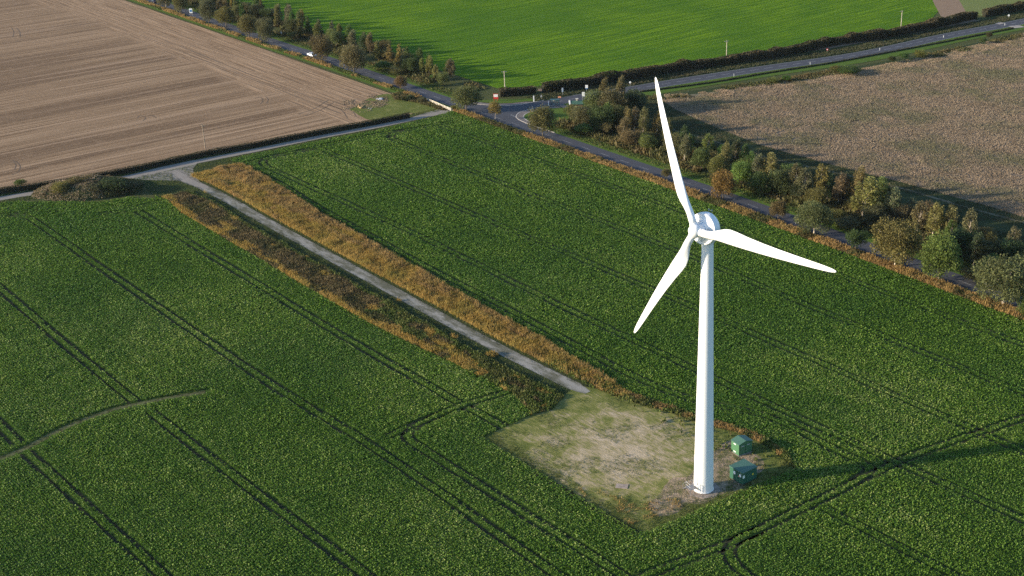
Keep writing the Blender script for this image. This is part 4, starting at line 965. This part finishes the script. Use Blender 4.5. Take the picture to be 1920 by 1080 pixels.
sec = [(1.0, .64, 0, 1.0), (2.2, .62, 0, 1.0), (3.2, .66, .08, .95), (4.3, .84, .38, .78), (5.4, 1.06, .62, .55), (6.5, 1.17, .72, .42), (7.8, 1.15, .68, .34), (10, 1.02, .55, .28), (13, .88, .42, .24), (16, .76, .33, .21), (19, .64, .26, .19), (22, .52, .19, .18), (24, .42, .14, .17), (25.2, .31, .10, .16), (25.8, .18, .09, .15), (26.0, .05, .08, .2)]
def blade_obj(ph):
    # basis: span direction s, chord t (towards trailing edge), flap nv
    s_ = e1*math.cos(ph)+e2*math.sin(ph); tdir = nv.cross(s_)      # counter-clockwise side as seen from upwind
    O = Vector((0, 0, Hh))+nv*hubc
    mb = MB(); rings = []; n = 28
    for r_, hc, offc, tk in sec:
        tw = math.radians(17*max(0, 1-(r_/17))**1.3+2.0) if r_ > 2.3 else math.radians(16)
        if r_ <= 2.3: tw = 0
        ch = tdir*math.cos(tw)-nv*math.sin(tw); fl = nv*math.cos(tw)+tdir*math.sin(tw)
        bend = -nv*(2.1*(r_/26)**2); ring = []
        blend = min(1, max(0, (r_-2.2)/3.0))
        for k in range(n):
            a = 2*math.pi*k/n; x = math.cos(a); y = math.sin(a)
            # aerofoil: thick leading side (x=-1), sharp trailing side (x=+1)
            ya = y*(1-.55*blend*(x+1)/2)*(1-blend*.45*max(0, x))
            ring.append(O+s_*r_+bend+ch*(x*hc+offc)+fl*(ya*hc*tk))
        rings.append(ring)
    vs = [p for r_ in rings for p in r_]; fs = []
    for i in range(len(rings)-1):
        for k in range(n): fs.append((i*n+k, i*n+(k+1) % n, (i+1)*n+(k+1) % n, (i+1)*n+k))
    fs += [tuple(range(n))[::-1], tuple(range((len(rings)-1)*n, len(rings)*n))]
    mb.add(vs, fs, True); b = mb.build("blade", M['white'], tb, None, 0, False)
    me = b.data; bmm = bmesh.new(); bmm.from_mesh(me); bmesh.ops.recalc_face_normals(bmm, faces=bmm.faces); bmm.to_mesh(me); bmm.free()
    mb = MB(); R3 = Matrix(((tdir.x, nv.x, s_.x, 0), (tdir.y, nv.y, s_.y, 0), (tdir.z, nv.z, s_.z, 0), (0, 0, 0, 1)))
    mb.lathe([(.66, .75), (.70, .85), (.70, 1.22), (.66, 1.28)], 40, Matrix.Translation(O) @ R3); mb.build("pitch_collar", M['white'], b)
    return b
# phase fitted to the photograph
PH = math.radians(60.95)
def bp(ph): 
    s_ = e1*math.cos(ph)+e2*math.sin(ph); p = Vector((bx, by, Hh))+nv*(hubc-2.1)+s_*26; q = proj([[p.x, p.y, p.z]]); return float(q[0][0]), float(q[1][0])
best = min((sum(min((a-x)**2+(b-y)**2 for x, y in ((1218, 148), (1554, 511), (1175, 627))) for a, b in [bp(p/400*2.0944+k*2.0944) for k in range(3)]), p/400*2.0944) for p in range(400))
PH = best[1]; print("rotor fit", best)
for k in range(3): blade_obj(PH+k*2*math.pi/3)

# ------------------------------------------------------------------ kiosks
def rect_from(pl, pf, pr):
    a, b, c = [Vector((*G(*p), 0)) for p in (pl, pf, pr)]
    d1 = (a-b); d2 = (c-b); ang = math.atan2(d2.y, d2.x); return b, ang, d1.length, d2.length
b0, ang, la, lb = rect_from((1371, 847), (1385.2, 855.3), (1410.5, 846.2))
la, lb = 2.35, 3.1
k1 = tag(empty("substation_kiosk", (b0.x, b0.y, 0), ang), "light green kiosk with a gabled roof beside the turbine", "kiosk", "green kiosks")
# local x along the gable end (to the right), y away along the bright left wall
h1 = 2.3
mb = MB(); mb.add([(0, 0, 0), (lb, 0, 0), (lb, la, 0), (0, la, 0), (0, 0, h1), (lb, 0, h1), (lb, la, h1), (0, la, h1), (lb/2, 0, h1+.42), (lb/2, la, h1+.42)],
              [(0, 1, 5, 8, 4), (1, 2, 6, 5), (2, 3, 7, 9, 6), (3, 0, 4, 7)]); w1 = mb.build("wall", M['kgreen'], k1)
mb = MB(); o_ = .10
for sx in (0, 1):
    x0 = -o_ if sx == 0 else lb+o_
    zl = h1-.01
    mb.add([(x0, -o_, zl), (lb/2, -o_, h1+.44), (lb/2, la+o_, h1+.44), (x0, la+o_, zl), (x0, -o_, zl+.09), (lb/2, -o_, h1+.53), (lb/2, la+o_, h1+.53), (x0, la+o_, zl+.09)],
           [(0, 1, 5, 4), (2, 3, 7, 6), (0, 4, 7, 3), (4, 5, 6, 7), (0, 3, 2, 1)])
mb.build("roof", M['kroof'], k1)
mb = MB(); mb.box((lb/2, la/2, .03), (lb+.3, la+.3, .12)); mb.build("plinth", M['concrete'], k1)
for x0, x1 in ((.25, 1.45), (1.55, 2.75)):
    mb = MB(); mb.box(((x0+x1)/2, -.025, 1.15), (x1-x0, .05, 1.95)); d_ = mb.build("door", M['kgreen'], k1)
    mb = MB(); mb.box(((x0+x1)/2, -.06, 1.88), (.62, .03, .17)); mb.build("vent", M['grey'], d_)
    mb = MB(); mb.tube([((1.38 if x0 < 1 else 1.62), -.09, 1.0), ((1.38 if x0 < 1 else 1.62), -.09, 1.25)], .02, 6); mb.build("handle", M['darkmetal'], d_)
for z in (2.02, .42):
    mb = MB(); mb.box((-.02, la/2+.1, z), (.04, .62, .20)); mb.build("vent", M['plate'], k1)
b0, ang, la, lb = rect_from((1368, 894.7), (1392.3, 910.3), (1419.7, 897)); la, lb = 3.35, 3.55
k2 = tag(empty("switchgear_kiosk", (b0.x, b0.y, 0), ang), "dark green flat roofed kiosk with white notices, half in the tower's shadow", "kiosk", "green kiosks")
h2 = 2.45
mb = MB(); mb.box((lb/2, la/2, h2/2+.1), (lb, la, h2-.2)); mb.build("wall", M['kdark'], k2)
mb = MB(); mb.box((lb/2, la/2, .1), (lb-.16, la-.16, .2)); mb.build("plinth", M['darkmetal'], k2)
mb = MB(); mb.add([(-.1, -.1, h2), (lb+.1, -.1, h2), (lb+.1, la+.1, h2), (-.1, la+.1, h2), (-.1, -.1, h2+.12), (lb+.1, -.1, h2+.12), (lb+.1, la+.1, h2+.16), (-.1, la+.1, h2+.16)],
              [(0, 3, 2, 1), (4, 5, 6, 7), (0, 1, 5, 4), (1, 2, 6, 5), (2, 3, 7, 6), (3, 0, 4, 7)]); mb.build("roof", M['kroof'], k2)
mb = MB(); mb.box((-.03, la*.3, 1.15), (.06, 1.35, 1.9)); d_ = mb.build("door", M['kdark'], k2)
mb = MB(); mb.tube([(-.10, .5, 1.05), (-.10, .5, 1.3)], .02, 6); mb.build("handle", M['darkmetal'], d_)
mb = MB(); mb.box((lb*.52, -.03, 1.15), (1.9, .06, 1.9)); d_ = mb.build("door", M['kdark'], k2)
mb = MB(); mb.tube([(lb*.52, -.10, 1.05), (lb*.52, -.10, 1.3)], .02, 6); mb.build("handle", M['darkmetal'], d_)
for nm, mt, c_, d_ in (("notice", 'plate', (-.075, la*.62, 1.75), (.03, .50, .60)), ("notice", 'plate', (-.075, la*.18, 1.78), (.03, .46, .56)), ("warning_notice", 'pinkplate', (-.075, la*.27, 1.55), (.03, .26, .26)),
                       ("notice", 'plate', (.02, -.05, 1.70), (.46, .03, .56)), ("warning_notice", 'yellow', (lb*.70, -.075, 1.45), (.26, .03, .34))):
    mb = MB(); mb.box((c_[0] if c_[0] != .02 else -.0+.20, c_[1], c_[2]), d_); mb.build(nm, M[mt], k2)
# concrete pad slab on the hardstanding
mb = MB(); x, y = G(1166, 912); mb.box((0, 0, .02), (2.2, 1.5, .12)); tag(mb.build("concrete_slab", M['earthc'], None, (x, y, .01), math.radians(-8)+YAW), "small pale concrete slab set in the hardstanding", "slab")

# ------------------------------------------------------------------ electricity poles
def pole(px, py, h, label, mat, rot):
    x, y = G(px, py); r = tag(empty("electricity_pole", (x, y, 0), rot), label, "electricity pole", "electricity poles")
    mb = MB(); mb.tube([(0, 0, 0), (0, 0, h*.5), (0, 0, h)], [.17, .15, .12], 8); mb.build("pole", M[mat], r)
    mb = MB(); mb.box((0, .14, h-.35), (2.0, .10, .14)); mb.tube([(-.55, .12, h-.42), (0, .12, h-1.1)], .03, 5); mb.tube([(.55, .12, h-.42), (0, .12, h-1.1)], .03, 5); ca = mb.build("cross_arm", M[mat], r)
    for sx in (-.9, 0, .9):
        mb = MB(); mb.lathe([(.03, 0), (.07, .05), (.05, .12), (.07, .18), (.02, .24)], 8); mb.build("insulator", M['darkmetal'], ca, (sx, .14 if sx else 0, h-.28+(.28 if sx == 0 else 0)))
pole(385, 278, 7.6, "weathered wooden pole standing at the hedge of the stubble field", 'wood', YAW)
pole(947, 172, 7.6, "pale wooden pole at the corner of the bright green field near the junction", 'palewood', YAW+.2)
pole(1362, 117, 8.6, "wooden pole behind the middle of the long hedge", 'palewood', YAW+.5)
pole(1689, 56, 8.2, "wooden pole behind the far part of the long hedge", 'palewood', YAW+.5)

# ------------------------------------------------------------------ signs and posts; local -y faces the camera
def sign(px, py, w, h, zc, label, board='plate', posts=2, extra=None, rot=0., post='steel', name="road_sign", shape='rect', cat="road sign", group="road signs"):
    x, y = G(px, py); r = tag(empty(name, (x, y, 0), YAW+rot), label, cat, group)
    for sx in ((-w*.35, w*.35) if posts == 2 else (0,)):
        mb = MB(); mb.tube([(sx, .06, 0), (sx, .06, zc+h*.3)], .05, 8); mb.build("post", M[post], r)
    mb = MB()
    if shape == 'rect': mb.box((0, 0, zc), (w, .05, h))
    elif shape == 'round': mb.lathe([(w/2*.98, -.025), (w/2, 0), (w/2*.98, .025)], 24, Matrix.Translation((0, 0, zc)) @ Matrix.Rotation(math.pi/2, 4, 'X'))
    else: mb.add([(-w/2, -.025, zc-h/2), (w/2, -.025, zc-h/2), (0, -.025, zc+h/2), (-w/2, .025, zc-h/2), (w/2, .025, zc-h/2), (0, .025, zc+h/2)], [(0, 1, 2), (5, 4, 3), (0, 3, 4, 1), (1, 4, 5, 2), (2, 5, 3, 0)])
    b = mb.build("board", M[board], r)
    for nm, mt, c_, d_ in (extra or []):
        mb = MB(); mb.box(c_, d_); mb.build(nm, M[mt], b)
    return r
sign(930, 190, 1.7, 1.9, 1.75, "red bordered white board on two red posts beside the hedge", 'red', extra=[("panel", 'plate', (0, -.04, 2.05), (1.45, .03, .95))], post='red')
sign(1055, 179, .55, 1.5, 2.0, "narrow white sign turned almost edge on beyond the side road", 'plate', 1, rot=.2)
sign(1100, 172, .95, 1.1, 1.9, "white sign with a blue foot on the far verge of the side road", 'plate', 1, [("panel", 'blue', (0, -.04, 1.2), (.8, .03, .3))])
sign(1094, 190, .95, 1.5, 2.6, "tall white board on two posts just behind the brick shelter", 'plate', 2)
sign(1181.5, 161, .8, .8, 1.3, "small round pale sign on the far verge above the copse", 'plate', 1, shape='round')
sign(1551, 98, .8, .8, 1.1, "small round red and white sign on the far verge halfway along the side road", 'red', 1, [("panel", 'plate', (0, -.04, 1.1), (.45, .03, .3))], shape='round')
sign(1891, 34, .9, .9, 1.2, "round white sign near the field access at the far end of the side road", 'plate', 1, shape='round')
sign(1015, 186, .8, .8, 1.3, "small pale green sign on the far kerb left of the bus shelter", 'grey', 1, shape='tri')
sign(1049, 184.5, 1.1, .45, .5, "low orange sign lying by the far kerb of the side road", 'orange', 2)
sign(359, 30, 1.4, 2.0, 2.3, "white board with a blue panel beside the main road, upper left", 'plate', 2, [("panel", 'blue', (0, -.04, 2.3), (1.0, .03, 1.0))])
sign(528, 67, 1.0, 1.2, 1.6, "grey back of a triangular sign on the far side of the main road", 'grey', 1, shape='tri')
sign(1494, 420, .95, .9, 2.2, "triangular warning sign over a red plate on two white posts beside the main road", 'grey', 2, [("plate", 'red', (0, -.04, 1.45), (.85, .04, .6))], post='plate', shape='tri')
def post(px, py, w, h, label, mat='cream'):
    x, y = G(px, py); mb = MB(); mb.box((0, 0, h/2), (w, w, h), None, .92); mb.box((0, 0, h+.02), (w*1.05, w*1.05, .06)); tag(mb.build("marker_post", M[mat], None, (x, y, 0), YAW), label, "post", "white posts")
post(1001, 190.5, .36, 2.0, "tall white post on the far side of the junction", 'plate')
post(1028.6, 198, .22, 1.5, "white post at the left end of the bus shelter", 'plate')
post(998, 206, .30, 1.2, "dull grey post on the near kerb of the junction", 'grey')
for px, py, lb_ in ((1519, 121, "nearest small white marker post on the side road"), (1649.5, 94.5, "second small white marker post along the side road"), (1769, 70.5, "third small white marker post along the side road"), (1884, 48, "farthest small white marker post along the side road"), (1376, 143, "small white marker post right of the raised blade tip")):
    post(px, py, .14, .95, lb_, 'plate')
HF = scatter(ribbon_poly(offset_line(roadB[8:], 8.2), 7), 5)
tufts("hedge_foot_grass", HF, .55, 'dullg', 4, .10, label="dull rank grass between the side road and the tall brown hedge")
# bus shelter
x, y = G(1041, 198); bs = tag(empty("bus_shelter", (x, y, .07), YAW-.12), "dark framed glass bus shelter on the corner of the side road", "bus shelter")
mb = MB()
for px_ in (-1.45, -.5, .5, 1.45): mb.box((px_, 0, 1.1), (.08, .08, 2.2))
for px_ in (-1.45, 1.45): mb.box((px_, -1.2, 1.1), (.08, .08, 2.2))
for z in (.25, 2.15): mb.box((0, 0, z), (2.9, .06, .07))
mb.build("frame", M['shelter'], bs)
for c0 in (-.97, 0, .97):
    mb = MB(); mb.box((c0, 0, 1.2), (.86, .02, 1.8)); mb.build("glass_panel", M['glass'], bs)
mb = MB(); mb.box((0, -.6, 2.26), (3.15, 1.5, .10)); mb.build("roof", M['shelter'], bs)
mb = MB(); mb.box((-.5, -.06, 1.75), (.5, .03, .45)); mb.build("timetable", M['grey'], bs)
# brick shelter
x, y = G(1080, 205.5); bk = tag(empty("brick_shelter", (x, y, 0), YAW+.12), "small red brick shelter with a green pitched roof beside the copse", "shelter")
mb = MB(); mb.add([(-2.2, -1.2, 0), (2.2, -1.2, 0), (2.2, 1.4, 0), (-2.2, 1.4, 0), (-2.2, -1.2, 2.2), (2.2, -1.2, 2.2), (2.2, 1.4, 2.2), (-2.2, 1.4, 2.2), (-2.2, .1, 3.0), (2.2, .1, 3.0)],
               [(0, 1, 5, 4), (1, 2, 6, 9, 5), (2, 3, 7, 6), (3, 0, 4, 8, 7)]); mb.build("wall", M['brick'], bk)
mb = MB()
for sy, y0 in ((1, -1.4), (-1, 1.6)):
    mb.add([(-1.9, y0, 2.13), (2.4, y0, 2.13), (2.4, .1, 3.05), (-1.9, .1, 3.05), (-1.9, y0, 2.25), (2.4, y0, 2.25), (2.4, .1, 3.17), (-1.9, .1, 3.17)], [(0, 1, 5, 4), (4, 5, 6, 7), (1, 2, 6, 5), (0, 4, 7, 3), (0, 3, 2, 1)])
rf_ = mb.build("roof", M['kroof'], bk)
mb = MB(); mb.add([(-2.4, -1.5, 2.2), (-1.9, -1.5, 2.2), (-1.9, .1, 3.2), (-2.4, .1, 3.2), (-1.9, 1.7, 2.2), (-2.4, 1.7, 2.2), (-2.4, -1.5, 2.34), (-1.9, -1.5, 2.34), (-1.9, .1, 3.34), (-2.4, .1, 3.34), (-1.9, 1.7, 2.34), (-2.4, 1.7, 2.34)],
               [(6, 7, 8, 9), (9, 8, 10, 11), (0, 1, 7, 6), (0, 6, 9, 3), (3, 9, 11, 5), (1, 2, 8, 7), (2, 4, 10, 8), (4, 5, 11, 10)]); mb.build("coping", M['plate'], bk)
mb = MB(); mb.box((.4, .1, 3.45), (.55, .55, .6)); mb.box((.4, .1, 3.8), (.9, .8, .10)); mb.build("vent_cowl", M['cream'], rf_)
# white railing at the track mouth
a = np.array(G(801, 190)); b = np.array(G(846, 209)); Lr = np.linalg.norm(b-a); rr = tag(empty("white_railing", (a[0], a[1], 0), math.atan2(b[1]-a[1], b[0]-a[0])), "cream post and rail fence along the road at the track mouth", "railing")
nposts = 9
for i in range(nposts):
    mb = MB(); mb.box((Lr*i/(nposts-1), 0, .62), (.16, .16, 1.24)); mb.build("post", M['cream'], rr)
for z in (.45, .8, 1.12):
    mb = MB(); mb.box((Lr/2, -.10, z), (Lr, .05, .13)); mb.build("rail", M['cream'], rr)
# rubble and scrap at the field corner
def chunk(px, py, s, mat, label, name, cat, n=9, flat=.4):
    x, y = G(px, py); me = bpy.data.meshes.new(name); bm = bmesh.new()
    for _ in range(n):
        q = bmesh.ops.create_icosphere(bm, subdivisions=1, radius=R.uniform(.25, .6)*s)
        o = Vector((R.uniform(-1, 1)*s*1.3, R.uniform(-.7, .7)*s, R.uniform(.0, .25)*s))
        for v_ in q['verts']: v_.co = Vector((v_.co.x*R.uniform(.9, 1.3), v_.co.y*R.uniform(.8, 1.2), v_.co.z*flat*R.uniform(.7, 1.3)))+o
    bm.to_mesh(me); bm.free(); tag(link(name, me, M[mat], None, (x, y, 0)), label, cat)
chunk(714, 187, 1.2, 'rubble', "heap of pale grey rubble and sheeting at the stubble field corner", "rubble_heap", "rubble", 12)

M['straw2'] = plain("loose_straw", rgb(.34, .23, .12), .95, var=.2, sc=3)
chunk(678, 202, 1.1, 'straw2', "golden straw heap at the stubble field corner", "straw_heap", "straw heap", 10, .8)
chunk(694, 204, .6, 'rubble', "small pale stone pile right of the straw heap", "stone_pile", "stones", 5)

# ------------------------------------------------------------------ cars
def car(u, v, ang, paint, label):
    r = tag(empty("parked_car" if False else "car", (u, v, .03), ang), label, "car", "cars on the main road")
    # side profile extruded across, then narrowed at the cabin
    prof = [(-2.1, .35), (-2.15, .75), (-1.95, .95), (-1.2, 1.02), (-.6, 1.42), (.7, 1.45), (1.35, 1.05), (2.0, .85), (2.15, .6), (2.1, .35)]
    def extr(prof, wf, mb):
        n = len(prof); vs = [(x, -wf(z), z) for x, z in prof]+[(x, wf(z), z) for x, z in prof]
        mb.add(vs, [tuple(range(n)), tuple(range(2*n-1, n-1, -1))]+[(i, (i+1) % n+0, n+(i+1) % n, n+i)[::-1] for i in range(n)])
    mb = MB(); extr(prof, lambda z: .88-.22*max(0, z-.95)/.5, mb); body = mb.build("body", M[paint], r)
    for nm, q in (("windscreen", [(.74, 1.38), (1.30, 1.08)]), ("rear_window", [(-.66, 1.37), (-1.14, 1.06)])):
        (x0, z0), (x1, z1) = q; s = .02 if x0 > 0 else -.02; mb = MB(); mb.add([(x0+s, -.60, z0+.02), (x0+s, .60, z0+.02), (x1+s, .72, z1+.02), (x1+s, -.72, z1+.02)], [(0, 1, 2, 3)] if x0 < 0 else [(3, 2, 1, 0)]); mb.build(nm, M['carglass'], body)
    for sy in (-1, 1):
        for x0, x1 in ((-.95, -.05), (.02, .95)):
            mb = MB(); y0, y1 = sy*.862, sy*.72; pts = [(x0, y0, 1.03), (x1, y0, 1.03), (min(x1, .66), y1, 1.37), (max(x0, -.58), y1, 1.37)]; mb.add(pts, [(0, 1, 2, 3)] if sy < 0 else [(3, 2, 1, 0)]); mb.build("side_window", M['carglass'], body)
        mb = MB(); mb.box((2.08, sy*.6, .72), (.12, .36, .16)); mb.build("headlight", M['lamp'], body)
        mb = MB(); mb.box((-2.08, sy*.62, .82), (.12, .32, .16)); mb.build("tail_light", M['tail'], body)
        for x in (-1.3, 1.35):
            mt = Matrix.Translation((x, sy*.82, .33)) @ Matrix.Rotation(math.pi/2, 4, 'X')
            mb = MB(); mb.lathe([(.2, -.11), (.33, -.10), (.335, 0), (.33, .10), (.2, .11)], 20, mt); w_ = mb.build("wheel", M['tyre'], r)
            mb = MB(); mb.lathe([(.05, -.12), (.2, -.115), (.2, .115), (.05, .12)], 14, mt); mb.build("rim", M['rim'], w_)
g_ = G(588, 105); car(g_[0], float(roadv(g_[0]))-1.5, 0.01, 'carwhite', "white car half hidden behind the brown olive tree")
g_ = G(290, 5); car(g_[0], float(roadv(g_[0]))-1.5, math.pi, 'cardark', "dark car at the top edge of the picture on the main road")
print("done", len(bpy.data.objects))

# ------------------------------------------------------------------ thin evening haze
hb = MB(); hb.box((-150, 350, 67), (6400, 6400, 137)); ho = tag(hb.build("haze", []), "thin pale evening haze over the fields", "haze", kind='stuff')
hm_ = bpy.data.materials.new("haze"); hm_.use_nodes = True; hn = hm_.node_tree.nodes; hn.remove(hn["Principled BSDF"])
pv = hn.new("ShaderNodeVolumePrincipled"); pv.inputs["Density"].default_value = .000022; pv.inputs["Color"].default_value = (.80, .85, .92, 1); pv.inputs["Anisotropy"].default_value = .3
hm_.node_tree.links.new(pv.outputs[0], hn["Material Output"].inputs["Volume"]); ho.data.materials.append(hm_)
